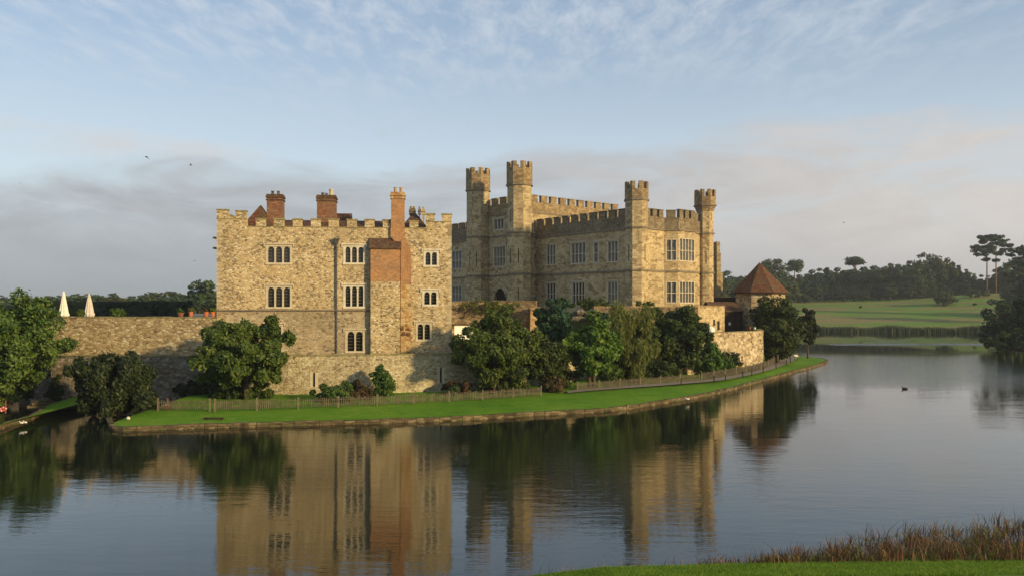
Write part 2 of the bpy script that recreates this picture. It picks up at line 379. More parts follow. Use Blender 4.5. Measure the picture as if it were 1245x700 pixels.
# ------------------------------------------------------------------ mesh helpers
def P(px, D, z=None):                                              # ground position of a column of the picture at a distance
    return ((px - 622.5) / F * D, D) if z is None else ((px - 622.5) / F * D, D, z)
def zat(py, D): return CH + (HZ - py) / F * D
def Dat(py, z=0.0): return (CH - z) * F / (py - HZ)

def rawmesh(name, V, Fc, uv=True, smooth=False):
    me = bpy.data.meshes.new(name)
    me.from_pydata([tuple(v) for v in V], [], Fc); me.update()
    if uv:
        l = me.uv_layers.new(name='UVMap')
        for p in me.polygons:
            n = p.normal
            if abs(n.z) > .85: t, b = Vector((1, 0, 0)), Vector((0, 1, 0))
            else:
                t = Vector((-n.y, n.x, 0)).normalized(); b = n.cross(t)
            for li in p.loop_indices:
                co = me.vertices[me.loops[li].vertex_index].co
                l.data[li].uv = (co.dot(t), co.dot(b))
    if smooth: me.polygons.foreach_set('use_smooth', [True] * len(me.polygons))
    return me

class MB:
    def __init__(s): s.V = []; s.F = []
    def add(s, vs, fs):
        o = len(s.V); s.V += [tuple(v) for v in vs]; s.F += [[i + o for i in f] for f in fs]; return s
    def quad(s, a, b, c, d): return s.add([a, b, c, d], [[0, 1, 2, 3]])
    def prism(s, poly, z0, z1, top=True, bot=False):               # poly counter-clockwise from above
        n = len(poly)
        vs = [(x, y, z0) for x, y in poly] + [(x, y, z1) for x, y in poly]
        fs = [[i, (i + 1) % n, n + (i + 1) % n, n + i] for i in range(n)]
        if top: fs.append([n + i for i in range(n)])
        if bot: fs.append([n - 1 - i for i in range(n)])
        return s.add(vs, fs)
    def box(s, fr, s0, s1, d0, d1, z0, z1, bot=True):              # in a face frame: s along, d outwards
        pts = [fr.p(s0, d1), fr.p(s1, d1), fr.p(s1, d0), fr.p(s0, d0)]
        return s.prism(pts, z0, z1, True, bot)
    def ring(s, c, r0, r1, z0, z1, n=8, rot=0):                    # frustum
        a = [rot + 2 * math.pi * i / n for i in range(n)]
        vs = [(c[0] + r0 * math.cos(t), c[1] + r0 * math.sin(t), z0) for t in a] + [(c[0] + r1 * math.cos(t), c[1] + r1 * math.sin(t), z1) for t in a]
        fs = [[i, (i + 1) % n, n + (i + 1) % n, n + i] for i in range(n)]
        fs.append([n + i for i in range(n)]); fs.append([n - 1 - i for i in range(n)])
        return s.add(vs, fs)
    def tube(s, p0, p1, r0, r1, n=6):
        p0, p1 = Vector(p0), Vector(p1); d = (p1 - p0).normalized()
        t = d.orthogonal().normalized(); b = d.cross(t)
        vs = []
        for p, r in ((p0, r0), (p1, r1)):
            vs += [p + (t * math.cos(2 * math.pi * i / n) + b * math.sin(2 * math.pi * i / n)) * r for i in range(n)]
        fs = [[i, (i + 1) % n, n + (i + 1) % n, n + i] for i in range(n)]
        fs += [[n + i for i in range(n)], [n - 1 - i for i in range(n)]]
        return s.add(vs, fs)
    def lathe(s, c, prof, n=14, wob=None):
        vs = []
        for k, (r, z) in enumerate(prof):
            for i in range(n):
                rr = r * (wob(i, k) if wob else 1); a = 2 * math.pi * i / n
                vs.append((c[0] + rr * math.cos(a), c[1] + rr * math.sin(a), c[2] + z))
        fs = [[k * n + i, k * n + (i + 1) % n, (k + 1) * n + (i + 1) % n, (k + 1) * n + i] for k in range(len(prof) - 1) for i in range(n)]
        fs += [[n - 1 - i for i in range(n)], [(len(prof) - 1) * n + i for i in range(n)]]
        return s.add(vs, fs)
    def build(s, name, m, parent=None, smooth=False, base=None):
        me = rawmesh(name, s.V, s.F, True, smooth)
        me.materials.append(m)
        o = bpy.data.objects.new(name, me); C.objects.link(o)
        if parent is not None:
            w = Vector(parent.location); q = parent.parent
            while q is not None: w += Vector(q.location); q = q.parent
            off = w; o.parent = parent
        elif base is not None: off = Vector(base); o.location = off
        else: off = None
        if off is not None:
            a = np.array(s.V, dtype=np.float32) - np.array(off, dtype=np.float32)
            me.vertices.foreach_set('co', a.ravel()); me.update()
        return o

class Face:
    """a wall plane seen from outside: origin at its left end, u to the viewer's right, n outwards"""
    def __init__(s, a, b):
        s.o = Vector((a[0], a[1])); d = Vector((b[0] - a[0], b[1] - a[1])); s.L = d.length; s.u = d.normalized(); s.n = Vector((s.u.y, -s.u.x))
    def p(s, t, d=0): q = s.o + s.u * t + s.n * d; return (q.x, q.y)
    def p3(s, t, d, z): q = s.p(t, d); return (q[0], q[1], z)
    def s_at(s, px):
        k = (px - 622.5) / F; return (k * s.o.y - s.o.x) / (s.u.x - k * s.u.y)
    def D(s, t): return s.p(t)[1]
    def rect(s, x0, x1, y0, y1):
        a, b = s.s_at(x0), s.s_at(x1); D = s.D((a + b) / 2)
        return (a, b, zat(y1, D), zat(y0, D))
    def z(s, px, py): return zat(py, s.D(s.s_at(px)))

def wall_face(mb, fr, s0, s1, z0, z1, holes=(), depth=.35, d=0):
    xs = sorted(set([s0, s1] + [h[0] for h in holes] + [h[1] for h in holes]))
    zs = sorted(set([z0, z1] + [h[2] for h in holes] + [h[3] for h in holes]))
    for i in range(len(xs) - 1):
        for j in range(len(zs) - 1):
            cx, cz = (xs[i] + xs[i + 1]) / 2, (zs[j] + zs[j + 1]) / 2
            if any(h[0] < cx < h[1] and h[2] < cz < h[3] for h in holes): continue
            mb.quad(fr.p3(xs[i], d, zs[j]), fr.p3(xs[i + 1], d, zs[j]), fr.p3(xs[i + 1], d, zs[j + 1]), fr.p3(xs[i], d, zs[j + 1]))
    for a, b, c, e in holes:
        q = d - depth
        mb.quad(fr.p3(a, d, c), fr.p3(a, d, e), fr.p3(a, q, e), fr.p3(a, q, c))
        mb.quad(fr.p3(b, q, c), fr.p3(b, q, e), fr.p3(b, d, e), fr.p3(b, d, c))
        mb.quad(fr.p3(a, q, c), fr.p3(b, q, c), fr.p3(b, d, c), fr.p3(a, d, c))
        mb.quad(fr.p3(a, d, e), fr.p3(b, d, e), fr.p3(b, q, e), fr.p3(a, q, e))

def tag(o, label=None, cat=None, group=None, kind=None):
    if label: o['label'] = label
    if cat: o['category'] = cat
    if group: o['group'] = group
    if kind: o['kind'] = kind
    return o
def thing(name, loc, label, cat, group=None):
    o = bpy.data.objects.new(name, None); C.objects.link(o); o.location = loc; o.empty_display_size = .3
    return tag(o, label, cat, group)

def window(fr, r, parent, lights=3, rows=1, arched=False, m='trim', gl='glass', depth=.3, border=.14, proud=.03, hood=True, d=0, bar=.07, leads=True):
    """stone frame with mullions, arched or square lights, recessed glazing and a hood mould"""
    a, b, c, e = r
    w = MB(); q0, q1 = d - depth + .05, d + proud
    w.box(fr, a - border * .35, a + border, q0, q1, c, e); w.box(fr, b - border, b + border * .35, q0, q1, c, e)
    w.box(fr, a + border, b - border, q0, q1 - .004, e - border, e); w.box(fr, a - border * .6, b + border * .6, q0, q1 + .05, c - .10, c + border * .6)
    iw = (b - a - 2 * border - (lights - 1) * bar * 1.6) / lights
    lo, hi = c + border * .6, e - border
    x = a + border
    for k in range(lights):
        x0, x1 = x, x + iw
        if k < lights - 1: w.box(fr, x1, x1 + bar * 1.6, q0, q1 - .05, lo, hi)
        if arched:
            rad = iw / 2; cx = (x0 + x1) / 2; zc_ = hi - rad * 1.15; n = 6
            for sgn in (-1, 1):
                pts = [(cx + sgn * rad * math.cos(t * math.pi / 2 / n), zc_ + rad * 1.15 * math.sin(t * math.pi / 2 / n)) for t in range(n + 1)]
                cor = (cx + sgn * rad, hi)
                for i in range(n):
                    tri = [fr.p3(cor[0], q1 - .06, cor[1]), fr.p3(pts[i][0], q1 - .06, pts[i][1]), fr.p3(pts[i + 1][0], q1 - .06, pts[i + 1][1])]
                    if sgn > 0: tri = tri[::-1]
                    w.add(tri, [[0, 1, 2]])
                    s2 = [fr.p3(pts[i][0], q1 - .06, pts[i][1]), fr.p3(pts[i + 1][0], q1 - .06, pts[i + 1][1]), fr.p3(pts[i + 1][0], q0, pts[i + 1][1]), fr.p3(pts[i][0], q0, pts[i][1])]
                    w.add(s2, [[0, 1, 2, 3]])
        x = x1 + bar * 1.6
    for k in range(1, rows):
        zz = lo + (hi - lo) * (k / rows if rows > 2 else .46)
        w.box(fr, a + border, b - border, q0, q1 - .055, zz - bar * .6, zz + bar * .6)
    if hood:
        w.box(fr, a - .22, b + .22, d - .02, d + .12, e + .05, e + .17)
        for s_ in (a - .22, b + .12): w.box(fr, s_, s_ + .10, d - .02, d + .11, e - .18, e + .048)
    o = w.build('window', M[m], parent)
    p = MB(); q = d - depth + .06
    p.quad(fr.p3(a + .02, q, c), fr.p3(b - .02, q, c), fr.p3(b - .02, q, e - .02), fr.p3(a + .02, q, e - .02))
    p.build('pane', M[gl], o)
    if leads:
        lb = MB(); nx = max(2, int((b - a - 2 * border) / .22)); nz = max(2, int((hi - lo) / .28))
        for i in range(1, nz): zz = lo + (hi - lo) * i / nz; lb.box(fr, a + border, b - border, q + .01, q + .03, zz - .012, zz + .012)
        lb.build('glazing_bars', M['string'], o)
    return o

def merlons(mb, cap, fr, spans, zb, th=.5, d0=0):
    for a, b, zt in spans:
        mb.box(fr, a, b, d0 - th, d0, zb - .02, zt - .10)
        cap.box(fr, a - .06, b + .06, d0 - th - .06, d0 + .06, zt - .10, zt + .02)

# =================================================================== WATER AND GROUND
wb = MB(); wb.quad((-900, 3, 0), (900, 3, 0), (900, 345, 0), (-900, 345, 0))
tag(wb.build('water', M['water']), kind='structure')

def interp(x, pts):
    return float(np.interp(x, [p[0] for p in pts], [p[1] for p in pts]))
# near bank: lawn edge and waterline as distances along y for each x
LE = [(-60, 14), (-12, 21.0), (-3, 24.0), (-.6, 25.0), (.8, 25.9), (3, 26.7), (7, 27.0), (18, 27.3), (60, 28)]
WE = [(-60, 15), (-12, 22.0), (-3, 25.0), (.8, 26.6), (3, 27.3), (7, 28.6), (12, 31.0), (17, 33.0), (22, 35), (60, 45)]
def near_z(x, y):
    le, we = interp(x, LE), interp(x, WE)
    if y <= le: return .42 + (le - y) * .24
    return .42 - .75 * min(1.3, (y - le) / (we - le))
V, Fc = [], []
xs = np.concatenate([np.arange(-60, -20, 4), np.arange(-20, 30, .5), np.arange(30, 61, 4)])
ts = np.concatenate([np.linspace(-30, 20, 14), np.linspace(20.6, 36, 40)])
for y in ts:
    for x in xs:
        V.append((x, y, near_z(x, y) + .03 * math.sin(x * 1.7 + y) * math.sin(y * 2.3)))
nx = len(xs)
for j in range(len(ts) - 1):
    for i in range(nx - 1):
        Fc.append([j * nx + i, j * nx + i + 1, (j + 1) * nx + i + 1, (j + 1) * nx + i])
nb = MB(); nb.V = V; nb.F = Fc
tag(nb.build('near_bank', M['near'], smooth=True), kind='structure')

# far shore and rising field
SH = np.array([(-900, 242), (-300, 240), (50, 285), (103, 287), (166, 276), (158, 240), (134, 200), (112, 172), (106, 150), (112, 130), (150, 110), (300, 60), (900, 20)], dtype=float)
def shore_dist(x, y):
    best = 1e9
    for (ax, ay), (bx, by) in zip(SH[:-1], SH[1:]):
        dx, dy = bx - ax, by - ay
        t = max(0, min(1, ((x - ax) * dx + (y - ay) * dy) / (dx * dx + dy * dy)))
        d = math.hypot(x - ax - t * dx, y - ay - t * dy)
        if d < abs(best): best = d if (dx * (y - ay) - dy * (x - ax)) > 0 else -d
    return best
def far_z(x, y):
    d = shore_dist(x, y)
    if d < 0: return max(-1.5, d * .5 + .25)
    z = .45 + 11.0 * min(1.15, (d / 160))
    z += 4.2 * math.exp(-((x - 236) / 30) ** 2 - ((y - 402) / 30) ** 2)
    z += .5 * math.sin(x * .03 + 1) * math.sin(y * .02) * min(1, d / 60)
    return z
xs = np.concatenate([np.linspace(-2600, -420, 12), np.linspace(-400, 20, 36), np.linspace(30, 330, 76), np.linspace(350, 700, 14), np.linspace(900, 2600, 8)])
ys = np.concatenate([np.linspace(15, 100, 12), np.linspace(106, 205, 22), np.linspace(207, 320, 40), np.linspace(325, 480, 34), np.linspace(520, 1000, 14), np.linspace(1200, 4000, 8)])
V, Fc = [], []
zz = {}
for j, y in enumerate(ys):
    for i, x in enumerate(xs): V.append((x, y, far_z(x, y)))
nx = len(xs)
for j in range(len(ys) - 1):
    for i in range(nx - 1):
        f = [j * nx + i, j * nx + i + 1, (j + 1) * nx + i + 1, (j + 1) * nx + i]
        if max(V[k][2] for k in f) > -1.45: Fc.append(f)
fb = MB(); fb.V = V; fb.F = Fc
tag(fb.build('field', M['field'], smooth=True), kind='structure')
lb = MB(); lb.quad((-2650, -55, -1.6), (2650, -55, -1.6), (2650, 4050, -1.6), (-2650, 4050, -1.6))
tag(lb.build('ground', M['field']), kind='structure')

# island lawn: waterline and fence line read off the picture, both as ground positions
def wl(px, py): return P(px, Dat(py, 0.0))
def fl(px, py): return P(px, Dat(py, 0.7))
kerb_pts = [wl(*q) for q in ((131, 519), (134, 523), (150, 524), (250, 520.5), (350, 517.5), (450, 515), (560, 511), (640, 505.5), (700, 502.5), (735, 500.5), (771, 496.5), (799, 491.5), (834, 486),
                             (862, 480.8), (888.6, 474.6), (914, 467.5), (940, 460.4), (966, 452.7), (991, 446), (1004, 441.8), (1007, 440), (1003, 438.2), (990, 436.4), (955, 433))]
kerb_pts.insert(0, P(128, 66)); kerb_pts.insert(0, P(128, 74))
fence_pts = [fl(*q) for q in ((192, 496.5), (255, 497), (330, 495.5), (401, 493), (457, 491), (514, 488), (568, 485.5), (600, 483.5), (658, 479))]
fence2_pts = [fl(*q) for q in ((702, 473.5), (764, 468.6), (799, 466), (850, 462.5), (880, 458), (905, 454), (927, 449), (938, 443.5), (946, 438.6))]
path_out = [fl(*q) for q in ((690, 477.5), (711, 475.3), (764, 471.3), (799, 469), (860, 464), (882, 461.5), (914, 455), (940, 448.5), (959, 441.5), (968, 436.5), (971, 433.5))]

def strip(mb, a, za, b, zb, n=60):
    def res(pts):
        pts = [Vector((p[0], p[1])) for p in pts]; ls = [0]
        for i in range(1, len(pts)): ls.append(ls[-1] + (pts[i] - pts[i - 1]).length)
        out = []
        for t in np.linspace(0, ls[-1], n):
            i = min(len(pts) - 2, max(0, int(np.searchsorted(ls, t)) - 1)); k = (t - ls[i]) / max(1e-6, ls[i + 1] - ls[i])
            out.append(pts[i].lerp(pts[i + 1], k))
        return out
    A, B = res(a), res(b)
    for i in range(n - 1):
        mb.quad((A[i].x, A[i].y, za), (A[i + 1].x, A[i + 1].y, za), (B[i + 1].x, B[i + 1].y, zb), (B[i].x, B[i].y, zb))

# outer wall line (ground positions)
wall_line = [P(-60, 79), P(70, 78.2), P(190, 77.3), P(263, 76.6), P(350, 76.4), P(450, 77.3), P(553, 79.5), P(610, 82), P(660, 86), P(705, 91), P(770, 95.5), P(838, 99.5), P(850, 101), P(928, 111.5)]
# lawn as a triangle fan between kerb and an inner line just under the wall foot
inner = [P(128, 77.9), P(190, 77), P(350, 76.6), P(553, 79.8), P(705, 91.5), P(838, 100), P(928, 112), P(935, 130), P(930, 146)]
lawn = MB()
def resample(pts, n):
    pts = [Vector((p[0], p[1])) for p in pts]; ls = [0]
    for i in range(1, len(pts)): ls.append(ls[-1] + (pts[i] - pts[i - 1]).length)
    out = []
    for t in np.linspace(0, ls[-1], n):
        i = min(len(pts) - 2, max(0, int(np.searchsorted(ls, t, side='right')) - 1)); k = (t - ls[i]) / max(1e-6, ls[i + 1] - ls[i])
        out.append(pts[i].lerp(pts[i + 1], min(1, k)))
    return out
def inset(pts, d):
    out = []
    for i, p in enumerate(pts):
        a = Vector(pts[max(0, i - 1)][:2]); b = Vector(pts[min(len(pts) - 1, i + 1)][:2]); t = (b - a).normalized()
        out.append((p[0] - t.y * d, p[1] + t.x * d))
    return out
NK = 150
def kp_z(v): return .42 + min(.3, v * .9)
kin = inset(kerb_pts, .32)
# match points by x so the sheet does not fold
ks = [Vector(p) for p in kin]
rows = 7
def inner_for(p):
    # nearest x on the inner line
    xs_ = [q[0] for q in inner[:7]]; ys_ = [q[1] for q in inner[:7]]
    x = p.x
    if x <= xs_[-1]: return Vector((max(x, xs_[0]), float(np.interp(x, xs_, ys_))))
    q0, q1 = Vector(inner[6]), Vector(inner[8]); t = min(1, (x - xs_[-1]) / max(1e-3, ks[-4].x - xs_[-1]))
    return q0.lerp(q1, t * .9)
kk = resample([tuple(k) for k in ks[2:]], NK)
grid = []
for p in kk:
    q = inner_for(p)
    grid.append([(p.x + (q.x - p.x) * t, p.y + (q.y - p.y) * t, .32 + .4 * min(1, t * 1.4)) for t in np.linspace(0, 1, rows)])
for i in range(NK - 1):
    for j in range(rows - 1): lawn.quad(grid[i][j], grid[i + 1][j], grid[i + 1][j + 1], grid[i][j + 1])
lawn.V = [tuple(v) for v in lawn.V]
tag(lawn.build('lawn', M['lawn'], smooth=True), kind='structure')
# base earth below the lawn so the island is solid
# path
pm = MB(); strip(pm, path_out, .728, [fl(690, 475)] + fence2_pts[:-1] + [fl(955, 435), fl(960, 432.5)], .735, 80)
pth = pm.build('path', M['path']); tag(pth, kind='structure')
# stone edging along the waterline
def edging(pts, label, name='stone_edging', w=.36, ztop=.33):
    pp = resample(pts, max(8, int(sum((Vector(pts[i + 1]) - Vector(pts[i])).length for i in range(len(pts) - 1)) / .9)))
    pp = [(p.x, p.y) for p in pp]; qq = inset(pp, w)
    e = MB(); rr = random.Random(3)
    for i in range(len(pp) - 1):
        j = rr.uniform(-.05, .05); zt = ztop + rr.uniform(-.035, .035); k = .015
        a, b = Vector(pp[i]), Vector(pp[i + 1]); c, d = Vector(qq[i + 1]), Vector(qq[i])
        a2, b2 = a.lerp(b, k), a.lerp(b, 1 - k); d2, c2 = d.lerp(c, k), d.lerp(c, 1 - k)
        o = (a2 - d2).normalized() * j
        e.prism([tuple(a2 + o), tuple(b2 + o), tuple(c2), tuple(d2)], zt - .16, zt)
        e.prism([tuple(a2.lerp(d2, .12)), tuple(b2.lerp(c2, .12)), tuple(c2), tuple(d2)], -.5, zt - .16)
    return tag(e.build(name, M['kerbm'], base=(pp[0][0], pp[0][1], 0)), label, 'stone edging')
edging(kerb_pts, 'long curved stone edging between green island lawn and moat water')

# left lawn and its edging
ll = [P(-70, 53), P(0, 59.3), P(20, 62), P(38, 64.5), P(52, 67.5), P(56, 71)]
lm = MB()
for i in range(len(ll) - 1):
    a, b = ll[i], ll[i + 1]; lm.quad((*a, .33), (*b, .33), (b[0], 79, .8), (a[0], 79, .8))
tag(lm.build('lawn', M['lawn']), kind='structure')
edging(ll, 'short stone edging of small lawn at far left beside narrow inlet')

# =================================================================== ISLAND TERRACES (structure)
t1 = MB()
wl_in = inset(wall_line, .35)
poly = [tuple(p) for p in wl_in[3:]] + [P(935, 128), P(900, 160), P(500, 170), P(263, 110)]
t1.prism(poly, -.5, 4.15)
tag(t1.build('terrace', M['terr']), kind='structure')
t2 = MB(); t2.prism([P(-80, 79.6), P(70, 78.8), P(262, 77.4), P(262, 150), P(-80, 150)], -.5, 7.55)
tag(t2.build('terrace', M['path']), kind='structure')
t3 = MB(); t3.prism([P(560, 106.6), P(655, 106.6), P(657, 113), P(722, 106.4), P(838, 106.6), P(840, 110), P(880, 116.0), P(882, 165), P(480, 185), P(500, 130)], 3, 8.1)
tag(t3.build('terrace', M['terr']), kind='structure')

# =================================================================== WALLS
def wall_run(name, pts, zb, zt, m, label, th=.7, cope='coping', slits=(), capp=.05, capz=.12):
    root = thing(name, (*pts[0], zb), label, 'wall')
    w, cp = MB(), MB(); hs = []
    for i in range(len(pts) - 1):
        fr = Face(pts[i], pts[i + 1])
        zi = zt[i] if isinstance(zt, list) else zt
        holes = []
        for (x0, x1, y0, y1) in slits:
            r = fr.rect(x0, x1, y0, y1)
            if 0 < r[0] and r[1] < fr.L: holes.append(r)
        wall_face(w, fr, 0, fr.L, zb, zi, holes, .3)
        for r in holes:
            hs.append((fr, r))
        w.quad(fr.p3(fr.L, -th, zb), fr.p3(0, -th, zb), fr.p3(0, -th, zi), fr.p3(fr.L, -th, zi))
        w.quad(fr.p3(0, -th, zb), fr.p3(0, 0, zb), fr.p3(0, 0, zi), fr.p3(0, -th, zi))
        w.quad(fr.p3(fr.L, 0, zb), fr.p3(fr.L, -th, zb), fr.p3(fr.L, -th, zi), fr.p3(fr.L, 0, zi))
        n = max(2, int(fr.L / 1.1)); rr = random.Random(i)
        for k in range(n):
            cp.box(fr, fr.L * k / n + .008, fr.L * (k + 1) / n - .008, -th - .04, capp + rr.uniform(-.015, .02), zi + .002, zi + capz + rr.uniform(-.02, .02))
    w.build('wall', M[m], root); cp.build('coping', M[cope], root)
    for fr, r in hs:
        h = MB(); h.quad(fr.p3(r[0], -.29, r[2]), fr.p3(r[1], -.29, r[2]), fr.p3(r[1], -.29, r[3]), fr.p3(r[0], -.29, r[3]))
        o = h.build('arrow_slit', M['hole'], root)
        t = MB(); t.box(fr, r[0] - .28, r[0] - .03, 0, .03, r[2] - .1, r[3] + .1); t.box(fr, r[1] + .03, r[1] + .28, 0, .03, r[2] - .1, r[3] + .05)
        t.build('slit_surround', M['trim'], root)
    return root
fr_w = wall_run('curtain_wall', wall_line[3:12], -.3, [4.28, 4.25, 4.28, 4.4, 4.5, 4.5, 4.5, 4.6], 'outer',
                'long weathered stone wall below the square keep behind the picket fence', slits=[(380.5, 382.8, 453, 469.5), (535.0, 537.2, 447, 465)])
wall_run('bastion_wall', [wall_line[11], wall_line[12], wall_line[13], P(919, 124)], -.2, [5.1, 5.55, 5.62], 'bastion',
         'rough rubble bastion wall beside the path near the red roofed tower', th=.8, capz=.06)
# left double wall
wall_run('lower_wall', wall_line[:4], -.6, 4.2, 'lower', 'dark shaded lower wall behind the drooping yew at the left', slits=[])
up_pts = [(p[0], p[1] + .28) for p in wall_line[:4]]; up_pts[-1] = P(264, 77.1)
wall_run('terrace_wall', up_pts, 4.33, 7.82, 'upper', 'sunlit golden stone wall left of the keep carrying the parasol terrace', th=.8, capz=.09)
# buttress pier and ledge in the dark inlet
pr = thing('wall_pier', P(70, 75.5, -.5), 'dark stone pier standing in the narrow inlet left of the yew', 'pier')
fp = Face(P(62, 75.3), P(84, 75.3)); m1 = MB(); m1.box(fp, 0, fp.L, -2, 0, -.5, 3.6); m1.box(fp, .1, fp.L - .1, -2, -.12, 3.6, 4.1)
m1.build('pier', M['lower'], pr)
m1 = MB(); m1.box(fp, -1.4, 4.4, 0.02, 2.6, -.6, .32); m1.build('ledge', M['kerbm'], pr)
m1 = MB()
for k in range(3): m1.box(Face(P(33 + k * 5, 68.5), P(50, 69)), 0, 1.0 - k * .12, -.5, .1 + k * .1, .42 + k * .22, .62 + k * .22)
tag(m1.build('stone_block', M['kerbm'], base=P(40, 68.5, .4)), 'pale broken stone blocks at the corner of the small left lawn', 'stone')
# pale pier in the wall under the round dark tree
pf = Face(P(836, 98.4), P(844, 98.6)); m1 = MB(); m1.box(pf, 0, pf.L, -1.4, 0, 0, 2.9)
m1.box(pf, -.05, pf.L + .05, -1.4, .06, 2.902, 3.05)
tag(m1.build('wall_pier', M['bastion'], base=(*pf.p(0), 0)), 'pale narrow stone pier behind the picket fence under dark round tree', 'pier')
# retaining walls of the castle terrace
wall_run('retaining_wall', [P(546, 104.5), P(560, 105), P(600, 105), P(652, 104.2), P(657, 112)], 3.9, [9.35, 9.42, 9.5, 8.7], 'brown',
         'brown retaining wall below the arched gatehouse door behind the trees', th=.9, cope='brown', capz=.1)
bt = MB(); bf = Face(P(645, 102.8), P(652.5, 102.8))
bt.add([bf.p3(-.1, 1.2, 3.9), bf.p3(bf.L + .25, 1.2, 3.9), bf.p3(bf.L + .25, -1.3, 3.9), bf.p3(-.1, -1.3, 3.9),
        bf.p3(0, 0, 8.7), bf.p3(bf.L, 0, 8.7), bf.p3(bf.L, -1.3, 8.7), bf.p3(0, -1.3, 8.7)], [[0, 1, 5, 4], [1, 2, 6, 5], [2, 3, 7, 6], [3, 0, 4, 7], [4, 5, 6, 7]])
tag(bt.build('buttress', M['ochre'], base=(*bf.p(0), 3.9)), 'orange stone buttress at the right corner of brown retaining wall', 'buttress')
wall_run('garden_wall', [P(722, 104.8), P(770, 104.6), P(849, 104.8)], 4, 8.78, 'brown', 'low garden wall in front of the main castle above feathery yellow tree', th=.8, cope='ochre', capz=.1)
m1 = MB(); rr = random.Random(12)
for k in range(16):
    c = P(694 + rr.uniform(0, 28), 105 + rr.uniform(0, 1.5)); s_ = rr.uniform(.4, .9)
    m1.lathe((c[0], c[1], 7.0 + rr.uniform(0, .9)), [(s_ * .8, 0), (s_, s_ * .4), (s_ * .5, s_ * .85)], 6, lambda i, k_: .8 + .35 * ((i * 7 + k_ * 3) % 5) / 5)
tag(m1.build('rockery', M['lower'], base=P(708, 105, 7)), 'grey rockery below the castle ground floor windows', 'rockery')
# square bastion box under the end tower
bx = thing('square_bastion', P(847, 107, 4), 'square stone bastion under end tower with two small arched openings', 'bastion')
bfr = Face(P(836, 107.4), P(881, 112.0)); w = MB()
hol = [bfr.rect(867, 869.3, 388, 396), bfr.rect(872, 875, 390, 401)]
wall_face(w, bfr, 0, bfr.L, 4, 8.88, hol, .4)
b2 = Face(bfr.p(bfr.L), (bfr.p(bfr.L)[0] - 2.0, bfr.p(bfr.L)[1] + 8)); wall_face(w, b2, 0, b2.L, 4, 8.88)
w.prism([bfr.p(0, -.01), bfr.p(bfr.L - .01, -.01), bfr.p(bfr.L - .01, -5), bfr.p(0, -5)], 8.5, 8.87)
w.build('wall', M['cast'], bx); c_ = MB(); c_.box(bfr, -.05, bfr.L + .07, -.6, .07, 8.885, 9.0); c_.build('coping', M['castbr'], bx)
for r in hol:
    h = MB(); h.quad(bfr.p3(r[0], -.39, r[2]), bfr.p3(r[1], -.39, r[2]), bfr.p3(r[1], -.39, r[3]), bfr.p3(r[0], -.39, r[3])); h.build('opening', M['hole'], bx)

# =================================================================== THE SQUARE KEEP
KL, KR = P(263.5, 78), P(549, 80.3)
kf = Face(KL, KR)
keep = thing('stone_keep', (*kf.p(kf.L / 2, -8), 4.1), 'square battlemented rubble stone building with orange brick chimney breast', 'building')
z = lambda py, px=400: kf.z(px, py)
KZ0 = 3.9; ZC = zat(276.5, 79); ZCL = zat(266.5, 78.1); ZCR = zat(270, 80.2)
KW = [((323.6, 354.5, 298, 320.5), 3, True, 'trim'), ((323.6, 354.5, 347.4, 374), 3, True, 'trim'), ((418, 443.6, 298.5, 320.5), 3, True, 'trimw'),
      ((418, 443.6, 346.5, 373.5), 3, True, 'trimw'), ((515.5, 533, 305, 323.5), 2, True, 'trimw'), ((514, 532.5, 353, 371), 2, True, 'trimw'),
      ((420.5, 443, 401, 427.5), 2, True, 'trim'), ((506, 524.5, 392, 413.5), 2, True, 'trim'), ((322, 344, 394, 429), 2, True, 'trim')]
rects = [kf.rect(*k[0]) for k in KW]
w = MB()
zs_str = zat(377.5, 78.8)
up = [r for r in rects if r[2] > zs_str - .2]; lowr = [r for r in rects if r[3] <= zs_str]
sB = kf.s_at(451)
s300, s518 = kf.s_at(300), kf.s_at(518)
wall_face(w, kf, 0, kf.L, zs_str, ZC, up)
low_r = [r for r in lowr if r[0] > sB]; low_l = [r for r in lowr if r[0] < sB]
wall_face(w, kf, sB, kf.L, KZ0, zs_str, low_r)
th = .55
def cube_top(a, b, z0, z1): w.box(kf, a, b, -th, 0, z0 + .002, z1)
w.prism([kf.p(0, -th), kf.p(s300, -th), kf.p(s300, -th - .01), kf.p(0, -th - .01)], ZC - 1, ZCL)
wall_face(w, kf, 0, s300, ZC, ZCL); wall_face(w, kf, s518, kf.L, ZC, ZCR)
w.quad(kf.p3(0, -th, ZCL), kf.p3(0, 0, ZCL), kf.p3(s300, 0, ZCL), kf.p3(s300, -th, ZCL))
w.quad(kf.p3(s518, -th, ZCR), kf.p3(s518, 0, ZCR), kf.p3(kf.L, 0, ZCR), kf.p3(kf.L, -th, ZCR))
w.quad(kf.p3(0, -th, ZC), kf.p3(0, 0, ZC), kf.p3(kf.L, 0, ZC), kf.p3(kf.L, -th, ZC))
w.quad(kf.p3(s300, 0, ZC), kf.p3(s300, -th, ZC), kf.p3(s300, -th, ZCL), kf.p3(s300, 0, ZCL))
w.quad(kf.p3(s518, -th, ZC), kf.p3(s518, 0, ZC), kf.p3(s518, 0, ZCR), kf.p3(s518, -th, ZCR))
w.quad(kf.p3(kf.L, -th, ZC - 2), kf.p3(0, -th, ZC - 2), kf.p3(0, -th, ZC), kf.p3(kf.L, -th, ZC))
KD = 22
rs = Face(kf.p(kf.L, 0), kf.p(kf.L, -KD)); lsf = Face(kf.p(0, -KD), kf.p(0, 0))
for fr_ in (rs, lsf): wall_face(w, fr_, 0, fr_.L, KZ0, ZCL if fr_ is lsf else ZCR)
bk = Face(kf.p(kf.L, -KD), kf.p(0, -KD)); wall_face(w, bk, 0, bk.L, KZ0, ZC)
